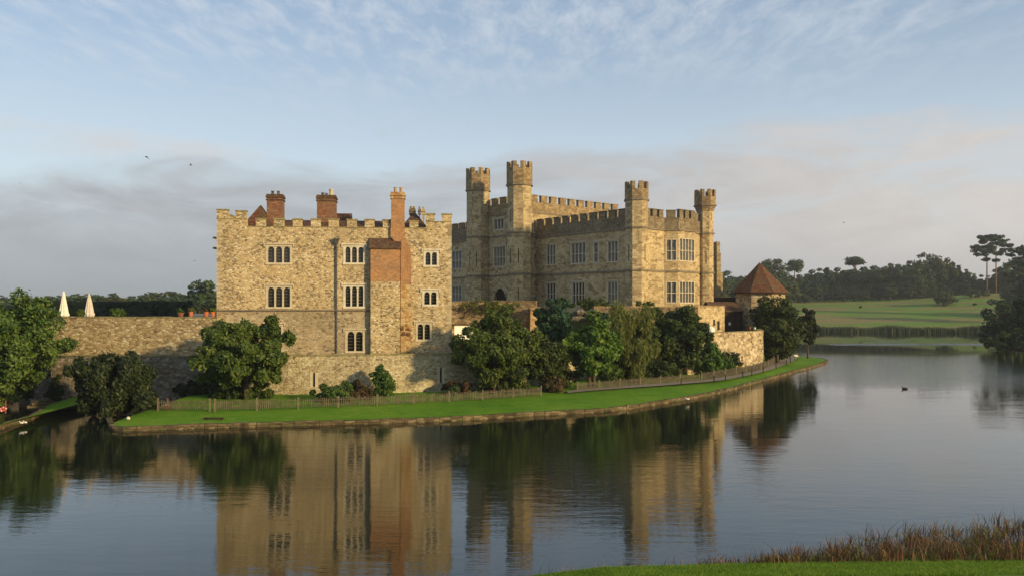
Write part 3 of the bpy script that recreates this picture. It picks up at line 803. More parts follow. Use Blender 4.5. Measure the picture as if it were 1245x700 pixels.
w.quad(kf.p3(.3, -.5, ZC - 1.1), kf.p3(kf.L - .3, -.5, ZC - 1.1), kf.p3(kf.L - .3, -KD + .3, ZC - 1.1), kf.p3(.3, -KD + .3, ZC - 1.1))
w.build('wall', M['keep'], keep)
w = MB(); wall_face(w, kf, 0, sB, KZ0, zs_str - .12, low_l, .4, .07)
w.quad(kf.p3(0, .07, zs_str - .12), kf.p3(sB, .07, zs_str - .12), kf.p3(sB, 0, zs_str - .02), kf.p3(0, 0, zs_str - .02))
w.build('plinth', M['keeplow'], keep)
for (r_, lights, arch, mm), r in zip(KW, rects):
    dd = .07 if (r in low_l) else 0
    window(kf, r, keep, lights, 1, arch, mm, 'glass', .3, .15, .03, True, dd, bar=.085)
w, cp = MB(), MB()
ms = [(263.5, 277, 254.5), (286.5, 299.5, 256), (311, 322.5, 265.5), (333, 345, 265.5), (356, 367, 266), (378, 389.5, 266), (399.5, 411.5, 266), (422, 433.5, 266.5), (443.5, 455, 266.5),
      (465.5, 475.5, 267), (498, 508.5, 268.5), (517.5, 528.5, 259.5), (537.5, 549.5, 260)]
for x0, x1, yt in ms:
    a, b = kf.s_at(x0), kf.s_at(x1); D = kf.D(a); zb = ZCL if x0 < 300 else ZCR if x0 > 515 else ZC
    merlons(w, cp, kf, [(max(a, .0), min(b, kf.L), zat(yt, D))], zb, .5)
n_ = 11
for k in range(1, n_):                                             # the same battlements along the two sides
    for fr_, zb in ((rs, ZCR), (lsf, ZCL)): merlons(w, cp, fr_, [(k * 2 - .6, k * 2 + .5, zb + .8)], zb, .5)
w.build('battlement', M['keep'], keep)
for a, b, zc2 in ((0, s300, ZCL), (s300, kf.s_at(475), ZC), (kf.s_at(492), s518, ZC), (s518, kf.L, ZCR)):
    cp.box(kf, a, b, -th - .03, .05, zc2 + .003, zc2 + .07)
cp.build('coping', M['coping'], keep)
st = MB(); st.box(kf, .02, sB - .02, -.02, .17, zs_str - .02, zs_str + .13); st.build('string_course', M['string'], keep)
# quoins down both corners
q = MB()
for k in range(34):
    zz0 = 4.6 + k * .36
    wq = .55 if k % 2 else .32
    if zz0 < ZCL - .5: q.box(kf, -.012, wq, -.2, .012, zz0, zz0 + .34)
    if zz0 < ZCR - .5: q.box(kf, kf.L - wq, kf.L + .012, -.2, .012, zz0, zz0 + .34)
q.build('quoins', M['trim'] if False else ashlar('quoin_stone', (.47, .39, .25), (.54, .46, .31), (.38, .30, .18), (.30, .25, .17), .7, .36), keep)
# projecting chimney breast: brick above, stone below, tiled cap
a, b = kf.s_at(451), kf.s_at(486.5); PJ = .62
zb1, zb2, zb3 = zat(425.5, 79), zat(342, 79), zat(302.5, 79)
m1 = MB(); m1.box(kf, a, b, -.05, PJ, 3.9, zb2); m1.build('breast_base', M['keeplow'] if False else M['ochre'] if False else M['keep'], keep)
m1 = MB(); m1.box(kf, a + .004, b - .004, -.05, PJ - .004, zb2 + .002, zb3); m1.build('brick_breast', M['brick'], keep)
zt_ = zat(289, 79)
m1 = MB()
m1.add([kf.p3(a - .12, PJ + .16, zb3 - .02), kf.p3(b + .14, PJ + .16, zb3 - .02), kf.p3(b + .14, PJ + .16, zb3 + .1), kf.p3(a - .12, PJ + .16, zb3 + .1),
        kf.p3(b + .1, .02, zt_), kf.p3(a - .2, .02, zt_), kf.p3(b + .14, .0, zb3 - .02), kf.p3(a - .12, 0, zb3 - .02)],
       [[0, 1, 2, 3], [3, 2, 4, 5], [1, 6, 4, 2], [7, 0, 3, 5], [0, 7, 6, 1]])
m1.build('tiled_cap', M['tiled'], keep)
# flue beside it, rising into the tall stack
def polyplate(pts, d0, d1, name, m):
    P_ = [(kf.s_at(x), zat(y, kf.D(kf.s_at(x)))) for x, y in pts]; n = len(P_)
    vs = [kf.p3(s_, d1, z_) for s_, z_ in P_] + [kf.p3(s_, d0, z_) for s_, z_ in P_]
    fs = [list(range(n))] + [[i, n + i, n + (i + 1) % n, (i + 1) % n] for i in range(n)]
    mb = MB(); mb.add(vs, fs); return mb.build(name, m, keep)
polyplate([(487.2, 345), (500, 345), (500, 307), (498.5, 302), (492.3, 289), (492.3, 277.5), (475, 277.5), (475, 288), (487.2, 303)], -.1, .26, 'brick_flue', M['brick'])
polyplate([(487.2, 428), (500.5, 428), (500.2, 345.2), (487.2, 345.2)], -.1, .255, 'flue_base', M['ochre'])
m1 = MB()
for (x0, x1, y0, y1) in ((488, 491, 398, 401), (494, 498, 398.5, 401), (489, 493, 403, 407.5), (495, 499, 404, 408)):
    r = kf.rect(x0, x1, y0, y1); m1.box(kf, r[0], r[1], .25, .34, r[2], r[3])
m1.build('iron_ties', simple('rust_brown_stone', (.16, .07, .03), (.10, .045, .02), 4), keep)

def stack(x0, x1, ytop, ybot, dpt, m, name, pots, depth=1.2, capm=None):
    fr_ = Face(kf.p(0, -dpt), kf.p(kf.L, -dpt))
    a, b = fr_.s_at(x0), fr_.s_at(x1); D = fr_.D(a); zt, zb = zat(ytop, D), zat(ybot, D)
    o = MB(); o.box(fr_, a + .1, b - .1, -depth, 0, zb, zt - .35)
    ob = o.build('chimney', M[m], keep)
    c = MB(); c.box(fr_, a + .02, b - .02, -depth - .08, .08, zt - .62, zt - .48); c.box(fr_, a, b, -depth - .1, .10, zt - .35, zt - .18); c.box(fr_, a + .06, b - .06, -depth - .04, .05, zt - .18, zt)
    c.build('chimney_cap', capm or M[m], ob)
    for (t, h, rr_, pm) in pots:
        c = MB(); pp = fr_.p(a + (b - a) * t, -depth / 2)
        c.lathe((pp[0], pp[1], zt - .03), [(rr_ * 1.1, 0), (rr_, h * .2), (rr_ * .9, h * .8), (rr_ * 1.15, h * .86), (rr_ * 1.1, h)], 10); c.build('chimney_pot', M[pm], ob)
    return ob
stack(323, 344.5, 236, 280, 3.0, 'brickd', 'chimney', [(.33, .42, .15, 'lead'), (.66, .42, .15, 'lead')], 1.3, M['tiled'])
stack(384, 408.8, 237, 282, 3.2, 'brickd', 'chimney', [(.3, .35, .16, 'lead'), (.48, .3, .13, 'lead'), (.72, .7, .22, 'trim')], 1.5, M['tiled'])
stack(474.2, 493, 233.5, 278, -.26, 'brick', 'chimney', [(.33, .55, .15, 'ochre'), (.7, .55, .15, 'ochre')], 1.1, M['ochre'])
stack(497, 505.5, 253, 280, 4.5, 'castdk', 'chimney', [(.3, .25, .12, 'coping'), (.75, .25, .12, 'coping')], .8)
stack(508, 512, 253, 280, 4.2, 'castdk', 'chimney', [(.5, .2, .1, 'coping')], .7)
stack(512.3, 517, 253.5, 280, 2.8, 'cast', 'chimney', [(.5, .2, .1, 'coping')], .7)
# tiled roofs behind the parapet
def gable(x0, x1, yr, ye, d0, d1, hip=False, m='tiled'):
    fr_ = Face(kf.p(0, -(d0 + d1) / 2), kf.p(kf.L, -(d0 + d1) / 2)); a, b = fr_.s_at(x0), fr_.s_at(x1); D = fr_.D(a)
    zr, ze = zat(yr, D), zat(ye, D); h = (d1 - d0) / 2; i = (b - a) * .48 if hip else 0
    mb = MB(); mb.add([fr_.p3(a, h, ze), fr_.p3(b, h, ze), fr_.p3(b, -h, ze), fr_.p3(a, -h, ze), fr_.p3(a + i, 0, zr), fr_.p3(b - i, 0, zr)],
                      [[0, 1, 5, 4], [1, 2, 5], [2, 3, 4, 5], [3, 0, 4]])
    return mb.build('roof', M[m], keep)
gable(298, 336, 249.5, 279, 1.6, 5.5, True, 'tile')
gable(340, 478, 267.5, 282, 1.2, 6, False, 'tiled')
gable(404, 428, 259.5, 272, 4.6, 7.0, False, 'tile')
gable(486, 522, 258, 282, 1.5, 7, True, 'tiled')
# rain-water pipe with hopper head
dpz = MB(); sx_ = kf.s_at(409.3)
dpz.box(kf, sx_ - .06, sx_ + .06, .08, .2, 4.4, zat(297, 78.8)); 
for k in range(7): dpz.box(kf, sx_ - .1, sx_ + .1, .07, .22, 5 + k * 1.55, 5.08 + k * 1.55)
dp = dpz.build('drainpipe', M['lead'], keep)
hp = MB(); hp.add([kf.p3(sx_ - .1, .3, zat(297, 78.8)), kf.p3(sx_ + .1, .3, zat(297, 78.8)), kf.p3(sx_ + .1, .02, zat(297, 78.8)), kf.p3(sx_ - .1, .02, zat(297, 78.8)),
                   kf.p3(sx_ - .3, .42, zat(290, 78.8)), kf.p3(sx_ + .3, .42, zat(290, 78.8)), kf.p3(sx_ + .3, .02, zat(290, 78.8)), kf.p3(sx_ - .3, .02, zat(290, 78.8))],
                  [[0, 1, 5, 4], [1, 2, 6, 5], [2, 3, 7, 6], [3, 0, 4, 7], [4, 5, 6, 7], [3, 2, 1, 0]]); hp.build('hopper', M['lead'], dp)
# small spouts at the left corner
for py in (289.5, 302):
    m1 = MB(); z_ = zat(py, 78); q = kf.p(0, -.3); m1.tube((q[0], q[1], z_), (q[0] - .42, q[1] - .1, z_ + .06), .12, .09); m1.build('water_spout', M['lead'], keep)
# =================================================================== THE MAIN CASTLE
CC = Vector((17.7, 116.0)); T2 = Vector((1.2, 131.0)); lu = Vector((.628, -.778)); ru_ = Vector((.762, .647))
castle = thing('castle', (12, 128, 8), 'large pale stone castle block with tall octagonal corner towers and battlements', 'castle')
CZ0 = 7.6
S1, S2 = 20.5, 14.0                                                # heights of the two string courses on the gatehouse
# --- low block
lf = Face(tuple(CC - lu * 22.0), tuple(CC)); rf = Face(tuple(CC), tuple(CC + ru_ * 15.6))
PS, MID = 19.95, 13.95                                             # parapet string, middle string
ZCc, ZMc = 21.75, 22.85
lw = [((664, 676, 297, 322), 3, 2, 'glassp'), ((694, 712.6, 294.5, 320.5), 4, 2, 'glassp'), ((721.3, 727.8, 294, 319.5), 1, 2, 'glassp'), ((738.5, 751.8, 292.5, 318.5), 3, 2, 'glassp'),
      ((664, 676, 343.5, 368), 3, 2, 'glass'), ((695.3, 711.3, 342.5, 371.5), 4, 2, 'glass'), ((738.5, 751.3, 341.5, 369.5), 3, 2, 'glassp')]
lr = [lf.rect(*k[0]) for k in lw]
sl_l = [lf.rect(767.2, 769.2, 294, 311)] if False else []
w = MB(); wall_face(w, lf, 0, lf.L, CZ0, PS, lr, .4)
# bay on the right face
ba, bb_ = rf.s_at(807.5), rf.s_at(842)
bc = rf.s_at(821.5) ; BP = 1.35
bfl = Face(rf.p(ba, 0), rf.p(ba + 1.5, BP)); bff = Face(rf.p(ba + 1.5, BP), rf.p(bb_ - 1.1, BP)); bfr2 = Face(rf.p(bb_ - 1.1, BP), rf.p(bb_, 0))
sl1, sl2 = rf.s_at(787.8), rf.s_at(845.5)
wall_face(w, rf, 0, ba, CZ0, PS); wall_face(w, rf, bb_, rf.L, CZ0, PS)
blr = [bfl.rect(809.3, 818.6, 290.5, 317), bfl.rect(809.5, 818.8, 342, 368)]
D_ = bff.D(bff.L / 2)
bfrr = [(bff.L * .07, bff.L * .95, zat(317.5, D_), zat(290, D_)), (bff.L * .07, bff.L * .95, zat(368, D_), zat(341.8, D_))]
# keep the cant windows inside their short face
blr = [(bfl.L * .12, bfl.L * .92, r[2], r[3]) for r in blr]
wall_face(w, bfl, 0, bfl.L, CZ0, PS, blr, .35); wall_face(w, bff, 0, bff.L, CZ0, PS, bfrr, .35); wall_face(w, bfr2, 0, bfr2.L, CZ0, PS)
# hidden sides and roof of the low block
backp = rf.p(rf.L, -14)
endf = Face(rf.p(rf.L, 0), tuple(Vector(rf.p(rf.L, 0)) - lu * 20)); wall_face(w, endf, 0, endf.L, CZ0, PS)
bkf = Face(endf.p(endf.L), tuple(Vector(lf.p(0)) )); wall_face(w, bkf, 0, bkf.L, CZ0, PS)
w.add([(*lf.p(0), PS + .3), (*lf.p(lf.L), PS + .3), (*rf.p(rf.L), PS + .3), (*endf.p(endf.L), PS + .3)], [[0, 1, 2, 3]])
w.build('wall', M['cast'], castle)
for (k, r) in zip(lw, lr): window(lf, r, castle, k[1], k[2], False, 'trim', k[3], .32, .16, .02, True, 0, .09, False)
for r in blr: window(bfl, r, castle, 2, 2, False, 'trim', 'glassp', .28, .14, .02, False, 0, .08, False)
for i_, r in enumerate(bfrr): window(bff, r, castle, 5, 2, False, 'trim', 'glassp' if i_ == 0 else 'glassp', .28, .12, .02, False, 0, .08, False)
# parapet (weathered darker), following the faces and the bay
w, cp, stc = MB(), MB(), MB()
segs = [lf, Face(rf.p(0), rf.p(ba)), bfl, bff, bfr2, Face(rf.p(bb_), rf.p(rf.L)), endf]
for k, fr_ in enumerate(segs):
    m_ = 0.08
    w.box(fr_, 0, fr_.L, -.55, m_, PS + .16, ZCc)
    stc.box(fr_, -.02, fr_.L + .02, -.1, .20, PS - .10, PS + .16)
    if fr_ is not endf: stc.box(fr_, -.02, fr_.L + .02, -.1, .16, MID - .12, MID + .14)
    n = max(1, round(fr_.L / 1.95)); 
    if fr_ is not lf: n = max(1, round(fr_.L / 1.35))
    stp = fr_.L / n
    for i in range(n):
        wd = .64 * stp
        merlons(w, cp, fr_, [(stp * (i + .5) - wd / 2, stp * (i + .5) + wd / 2, ZMc + (.15 if fr_ is bff else 0))], ZCc, .5, m_)
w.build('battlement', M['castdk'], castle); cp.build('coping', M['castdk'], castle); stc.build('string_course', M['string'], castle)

# --- gatehouse block
T1 = Vector((-5.75, 139.6)); gf = Face(tuple(T1), tuple(T2)); gr = Face(tuple(T2), tuple(T2 + ru_ * 23.4))
GP, GC, GM = 24.0, 25.75, 26.85
gw = [((600, 613, 265.5, 279.5), 3, 1), ((600, 614.7, 299, 324), 4, 2)]
g_off = .9
gfi = Face(gf.p(0, -g_off), gf.p(gf.L, -g_off))
grr = [gfi.rect(*k[0]) for k in gw]
dr_r = gfi.rect(601, 615.5, 349.5, 367.5)
w = MB(); wall_face(w, gfi, 0, gfi.L, CZ0, GP, grr + [dr_r], .5)
grw = [gr.rect(648.2, 653.4, 271, 283.5), gr.rect(650, 652, 309, 323), gr.rect(647.3, 652.5, 360, 368.5)]
wall_face(w, gr, 0, gr.L, CZ0, GP, grw, .35)
ge = Face(gr.p(gr.L), gr.p(gr.L, -10)); gb = Face(ge.p(ge.L), gfi.p(0, -12))
wall_face(w, ge, 0, ge.L, CZ0, GP); wall_face(w, gb, 0, gb.L, CZ0, GP)
w.add([(*gfi.p(0), GP + .4), (*gfi.p(gfi.L), GP + .4), (*gr.p(gr.L), GP + .4), (*ge.p(ge.L), GP + .4), (*gb.p(gb.L), GP + .4)], [[0, 1, 2, 3, 4]])
w.build('gatehouse_wall', M['cast'], castle)
for k, r in zip(gw, grr): window(gfi, r, castle, k[1], k[2], False, 'trim', 'glassp', .4, .17, .02, True, 0, .09, False)
window(gr, grw[0], castle, 2, 1, False, 'trim', 'glassp', .3, .1, .02, True, 0, .07, False)
window(gr, grw[2], castle, 2, 1, False, 'trim', 'glass', .3, .1, .02, True, 0, .07, False)
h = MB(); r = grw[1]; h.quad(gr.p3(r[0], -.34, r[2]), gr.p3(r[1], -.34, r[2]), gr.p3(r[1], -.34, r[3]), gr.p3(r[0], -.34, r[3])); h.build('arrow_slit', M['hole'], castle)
# arched door: ring of voussoirs and spandrels round a dark opening
dm = MB(); cx = (dr_r[0] + dr_r[1]) / 2; hw = (dr_r[1] - dr_r[0]) / 2; zt = dr_r[3]; zc_ = zt - hw * .95
n = 12
for i in range(n):
    t0, t1_ = math.pi * i / n, math.pi * (i + 1) / n
    def ap(t, rr_): return (cx + rr_ * math.cos(t), zc_ + rr_ * math.sin(t))
    for (r0, r1, dd0, dd1) in ((hw * .86, hw * 1.12, -.25, .10), (hw * 1.12, hw * 1.5, -.02, .18)):
        q = [ap(t0, r0), ap(t0, r1), ap(t1_, r1), ap(t1_, r0)]
        vs = [gfi.p3(a_, dd1, b_) for a_, b_ in q] + [gfi.p3(a_, dd0, b_) for a_, b_ in q]
        dm.add(vs, [[0, 1, 2, 3], [1, 5, 6, 2], [3, 7, 4, 0]])
    q0, q1 = ap(t0, hw * .87), ap(t1_, hw * .87)
    cor = (cx + hw * (1 if i < n / 2 else -1), zt)
    dm.add([gfi.p3(cor[0], -.1, cor[1]), gfi.p3(*(q0[0], -.1), q0[1]), gfi.p3(q1[0], -.1, q1[1])], [[0, 1, 2]])
dmo = dm.build('door_arch', M['cast'], castle)
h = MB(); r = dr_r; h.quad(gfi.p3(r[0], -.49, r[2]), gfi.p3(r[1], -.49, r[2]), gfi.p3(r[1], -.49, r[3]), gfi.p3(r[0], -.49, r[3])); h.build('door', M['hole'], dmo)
w, cp, stc = MB(), MB(), MB()
for fr_, d_ in ((gfi, .05), (gr, .05), (ge, .05)):
    w.box(fr_, 0, fr_.L, -.55, d_, GP + .1, GC); stc.box(fr_, 0, fr_.L, -.1, .16, GP - .1, GP + .1)
    n = round(fr_.L / 2.15); stp = fr_.L / n
    for i in range(n): merlons(w, cp, fr_, [(stp * (i + .5) - .32 * stp, stp * (i + .5) + .32 * stp, GM)], GC, .5, d_)
stc.box(gfi, 0, gfi.L, -.1, .16, S1 - .12, S1 + .12); stc.box(gfi, 0, gfi.L, -.1, .16, S2 - .12, S2 + .12)
stc.box(gr, 0, 5, -.1, .16, S1 - .12, S1 + .12); stc.box(gr, 0, 5, -.1, .16, S2 - .12, S2 + .12)
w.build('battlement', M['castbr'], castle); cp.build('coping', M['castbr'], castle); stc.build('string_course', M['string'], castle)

# --- wing behind the keep
wo = Vector((-4.3, 140.9)); wf = Face(tuple(wo - lu * 17), tuple(wo))
ww = [((549.3, 561.8, 305, 327), 3, 2), ((549.3, 561.8, 347.5, 366), 3, 2)]
wr = [wf.rect(*k[0]) for k in ww]
w = MB(); wall_face(w, wf, 0, wf.L, CZ0, S1, wr, .4); we_ = Face(wf.p(0, -12), wf.p(0)); wall_face(w, we_, 0, we_.L, CZ0, S1)
w.prism([wf.p(0, -.6), wf.p(wf.L, -.6), wf.p(wf.L, -12), wf.p(0, -12)], 18, S1 + .2)
w.build('wing_wall', M['cast'], castle)
for k, r in zip(ww, wr): window(wf, r, castle, 3, 2, False, 'trim', 'glassp', .35, .16, .02, True, 0, .09, False)
w, cp = MB(), MB(); w.box(wf, 0, wf.L, -.55, .08, S1 + .12, 22.8); n = 8
for i in range(n): stp = wf.L / n; merlons(w, cp, wf, [(stp * (i + .5) - .34 * stp, stp * (i + .5) + .34 * stp, 23.7)], 22.8, .5, .08)
stc = MB(); stc.box(wf, 0, wf.L, -.1, .2, S1 - .12, S1 + .12); stc.box(wf, 0, wf.L, -.1, .18, S2 - .1, S2 + .14)
w.build('battlement', M['castdk'], castle); cp.build('coping', M['castdk'], castle); stc.build('string_course', M['string'], castle)

def tower(c, r, rh, z0, zstr, ztop, strings, rot, name, slits=(), corbel=False, bands=()):
    c = (c.x, c.y)
    t = MB(); t.ring(c, r, r, z0, zstr, 8, rot); o = t.build('tower', M['cast'], castle)
    hd = MB()
    if corbel: hd.ring(c, r, rh, zstr - .9, zstr, 8, rot)
    zc = ztop - 1.05
    hd.ring(c, rh, rh, zstr + .1, zc, 8, rot)
    n = 8
    for i in range(n):
        a0 = rot + 2 * math.pi * i / n
        # merlon wrapped round each corner of the octagon
        va = [Vector((c[0] + rh * math.cos(a0 + k * 2 * math.pi / n), c[1] + rh * math.sin(a0 + k * 2 * math.pi / n))) for k in (-1, 0, 1)]
        p0 = va[1].lerp(va[0], .29); p2 = va[1].lerp(va[2], .29); cc = Vector(c)
        ins_ = [q + (cc - q).normalized() * .42 for q in (p2, va[1], p0)]
        poly = [tuple(p0), tuple(va[1]), tuple(p2)] + [tuple(q) for q in ins_]
        hd.prism(poly, zc - .02, ztop)
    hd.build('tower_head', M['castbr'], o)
    s_ = MB()
    s_.ring(c, rh + .12, rh + .12, zstr - .08, zstr + .12, 8, rot)
    for zz_ in strings: s_.ring(c, r + .17, r + .17, zz_ - .12, zz_ + .14, 8, rot)
    s_.build('string_course', M['string'] if not corbel else M['string'], o)
    sm = MB()
    for (fi, za, zb, wd) in slits:                                 # slits on octagon faces
        a0 = rot + 2 * math.pi * fi / 8; a1 = a0 + 2 * math.pi / 8
        fr_ = Face((c[0] + r * math.cos(a0), c[1] + r * math.sin(a0)), (c[0] + r * math.cos(a1), c[1] + r * math.sin(a1)))
        wd *= .55; sm.box(fr_, fr_.L / 2 - wd / 2, fr_.L / 2 + wd / 2, -.02, .012, za, zb)
        if wd > .15: continue
    if slits: sm.build('arrow_slit', M['hole'], o)
    return o
base_rot = math.atan2(gf.n.y, gf.n.x) + math.pi / 8
def faceidx(rot, ang):                                             # octagon face whose outward direction is nearest to ang
    return round(((ang - rot) / (2 * math.pi / 8)) - .5) % 8
rot = base_rot
fl_ = faceidx(rot, math.atan2(gf.n.y, gf.n.x)); fr2 = faceidx(rot, math.atan2(gf.n.y, gf.n.x) + math.pi / 4); frr = faceidx(rot, math.atan2(gr.n.y, gr.n.x))
tower(T1, 2.0, 2.12, CZ0, 28.35, 32.1, [S1, S2], rot, 'tower', [(fl_, 15.5, 18, .22), (fr2, 15.5, 18, .22)])
tower(T2, 2.02, 2.15, CZ0, 28.0, 31.7, [S1, S2], rot, 'tower', [(fl_, 15.6, 18, .26), (fr2, 15.6, 18.0, .26), (fl_, 22, 24, .2), (fr2, 9.6, 11.8, .22)])
tower(Vector(CC) + Vector((-.0, .9)), 1.72, 1.78, CZ0, 23.85, 26.45, [PS, MID], rot, 'tower', [(fl_, 15.2, 17.6, .25), (frr, 15.2, 17.6, .25), (frr, 9.0, 10.8, .2)])
T4 = CC + ru_ * 15.6
tower(T4, 1.32, 1.68, CZ0, 24.2, 26.6, [PS, MID], rot, 'tower', [(fr2, 15.2, 17.2, .2), (frr, 22.0, 23.0, .15)], corbel=True)
# little doorway in the foot of the end tower
a0 = rot + 2 * math.pi * fr2 / 8; c4 = T4
fd = Face((c4.x + 1.28 * math.cos(a0), c4.y + 1.28 * math.sin(a0)), (c4.x + 1.28 * math.cos(a0 + math.pi / 4), c4.y + 1.28 * math.sin(a0 + math.pi / 4)))
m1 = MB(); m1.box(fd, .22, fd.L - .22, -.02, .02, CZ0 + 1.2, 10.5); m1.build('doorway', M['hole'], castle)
m1 = MB(); m1.box(fd, .1, fd.L - .1, -.02, .1, 10.55, 10.7); m1.build('doorway_lintel', M['string'], castle)
# stepped buttress beyond the end tower
bt = MB(); bq = Face(P(871.5, 131.5), P(876.5, 131.5)); bt.box(bq, 0, bq.L, -6, 0, CZ0, 17.4); bt.box(bq, 0, bq.L - .12, -6, -.05, 17.4, 19.2)
bq2 = Face(P(876.5, 131.9), P(879, 131.9)); bt.box(bq2, 0, bq2.L, -4, 0, CZ0, 14.2)
bt.build('buttress', M['cast'], castle)

# =================================================================== RED-ROOFED TOWER AND TIMBER CORRIDOR
tcx = P(923.5, 126.0); tw = thing('round_tower', (*tcx, 5), 'squat eight-sided stone tower with steep conical red tile roof', 'tower')
rr4 = R(-90 + 22.5 - 12)
m1 = MB(); m1.ring(tcx, 3.85, 3.85, 3.5, 11.05, 8, rr4); m1.build('wall', M['ochre'] if False else M['bastion'], tw)
m1 = MB(); m1.ring(tcx, 4.45, .05, 10.95, 15.55, 8, rr4); ro = m1.build('roof', M['tile'], tw)
m1 = MB(); m1.ring(tcx, 4.4, 4.4, 10.80, 10.945, 8, rr4); m1.build('eaves', M['wooddk'], ro)
m1 = MB(); pf = Face((tcx[0] + 3.85 * math.cos(rr4 - math.pi / 4), tcx[1] + 3.85 * math.sin(rr4 - math.pi / 4)), (tcx[0] + 3.85 * math.cos(rr4), tcx[1] + 3.85 * math.sin(rr4)))
m1.box(pf, .2, pf.L * .75, -.02, .05, 10.2, 10.35); m1.build('lintel', M['trimw'], tw)
co = thing('timber_corridor', P(873, 122, 5.4), 'dark timber lean-to corridor with brown roof joining castle to round tower', 'building')
cf = Face(P(866, 121.5), P(903, 122.5))
m1 = MB(); m1.box(cf, 0, cf.L, -4, 0, 4, zat(378.5, 122)); m1.build('wall', M['wooddk'], co)
zc1, zc2 = zat(379, 122), zat(366.5, 122)
m1 = MB(); m1.add([cf.p3(-.1, .35, zc1), cf.p3(cf.L, .35, zc1), cf.p3(cf.L, -2.2, zc2), cf.p3(-.1, -2.2, zc2), cf.p3(cf.L, -4.4, zc1), cf.p3(-.1, -4.4, zc1), cf.p3(-.1, .35, zc1 + .12), cf.p3(cf.L, .35, zc1 + .12)],
                  [[0, 1, 7, 6], [6, 7, 2, 3], [3, 2, 4, 5]]); m1.build('roof', M['tiled'], co)
m1 = MB(); m1.box(Face(P(868, 126.5), P(899, 126.5)), 0, 3.6, -2, 0, 5, zat(361.5, 126.5)); m1.build('upper_roof', M['wooddk'], co)
m1 = MB(); s_ = cf.s_at(887); m1.box(cf, s_ - .18, s_ + .18, .01, .05, zat(395, 122), zat(391.5, 122)); m1.build('notice', M['white'], co)
m1 = MB()
for px in (881, 893, 899): s_ = cf.s_at(px); m1.box(cf, s_ - .08, s_ + .08, .01, .1, 4.5, zat(380, 122))
m1.build('timber_posts', M['wooddk'], co)

# white rendered hut beyond the keep
hu = thing('white_hut', P(551, 92, 4.1), 'small white rendered hut half hidden by tree right of the keep', 'hut')
hf = Face(P(552.5, 92), P(575, 93)); m1 = MB(); m1.box(hf, 0, hf.L, -2.5, 0, 4.1, zat(395.5, 92)); m1.build('wall', M['white'], hu)
m1 = MB(); m1.box(hf, -.12, hf.L + .1, -2.6, .12, zat(395.5, 92), zat(395.5, 92) + .1); m1.build('roof', M['tiled'], hu)
m1 = MB(); m1.box(hf, -.32, -.02, -.4, .05, 4.1, zat(397, 92)); m1.build('door_post', M['brown'], hu)

# =================================================================== FOLIAGE
def leaves_mesh(name, cen, rad, n, size, seed, aspect=1.7, squash=.85, shell=(.55, 1.08), hang=0.0, up=.35, flat=0.0):
    r = np.random.default_rng(seed)
    cen = np.asarray(cen, float); rad = np.asarray(rad, float)
    p = rad ** 2; p /= p.sum(); idx = r.choice(len(cen), n, p=p)
    d = r.normal(size=(n, 3)); d /= np.linalg.norm(d, axis=1)[:, None]
    rr_ = r.uniform(shell[0], shell[1], n) ** .7
    st_ = r.uniform(size=n) < .14; rr_[st_] *= r.uniform(1.0, 1.45, st_.sum())
    el_ = r.uniform(.7, 1.3, (len(cen), 3))
    sc_ = np.array([1, 1, squash])
    pos = cen[idx] + d * sc_ * el_[idx] * (rad[idx] * rr_)[:, None]
    cd = pos - cen.mean(0); cd /= np.linalg.norm(cd, axis=1)[:, None] + 1e-6
    nrm = d * .4 + cd * .35 + r.normal(size=(n, 3)) * .6 + np.array([0, 0, up + flat * 2])
    nrm /= np.linalg.norm(nrm, axis=1)[:, None]
    t = r.normal(size=(n, 3)); t[:, 2] -= hang * 3; t -= (t * nrm).sum(1)[:, None] * nrm; t /= np.linalg.norm(t, axis=1)[:, None] + 1e-9
    b = np.cross(nrm, t)
    s_ = size * r.uniform(.6, 1.35, n)
    A = t * (s_ * .5 * aspect)[:, None]; B = b * (s_ * .5)[:, None]
    V = np.stack([pos - A, pos - A * .1 + B, pos + A, pos - A * .1 - B], 1).reshape(-1, 3)
    me = bpy.data.meshes.new(name)
    me.vertices.add(len(V)); me.vertices.foreach_set('co', V.astype(np.float32).ravel())
    me.loops.add(4 * n); me.loops.foreach_set('vertex_index', np.arange(4 * n, dtype=np.int32))
    me.polygons.add(n); me.polygons.foreach_set('loop_start', np.arange(0, 4 * n, 4, dtype=np.int32)); me.polygons.foreach_set('loop_total', np.full(n, 4, dtype=np.int32))
    me.update(); me.validate()
    return me

def envelope(rx, ry, rz, n, seed, crad=(.2, .34), low=-1.0, irreg=.22, core=.25):
    """clump centres filling an uneven ellipsoid"""
    r = np.random.default_rng(seed); cs, rs_ = [], []
    ph = r.uniform(0, 6.28, (5,)); k = r.uniform(1.5, 4, (5, 3))
    while len(cs) < n:
        d = r.normal(size=3); d /= np.linalg.norm(d)
        if d[2] < low: continue
        wob = 1 + irreg * sum(math.sin(k[i] @ d * 2 + ph[i]) for i in range(5)) / 2.2
        u_ = core + (1 - core) * r.uniform() ** .45
        cr = r.uniform(*crad) * min(rx, rz) * (1.15 - .4 * u_)
        q = d * u_ * wob * (1 - cr / (max(rx, rz) * 1.15))
        cs.append((q[0] * rx, q[1] * ry, q[2] * rz)); rs_.append(cr)
    return np.array(cs), np.array(rs_)

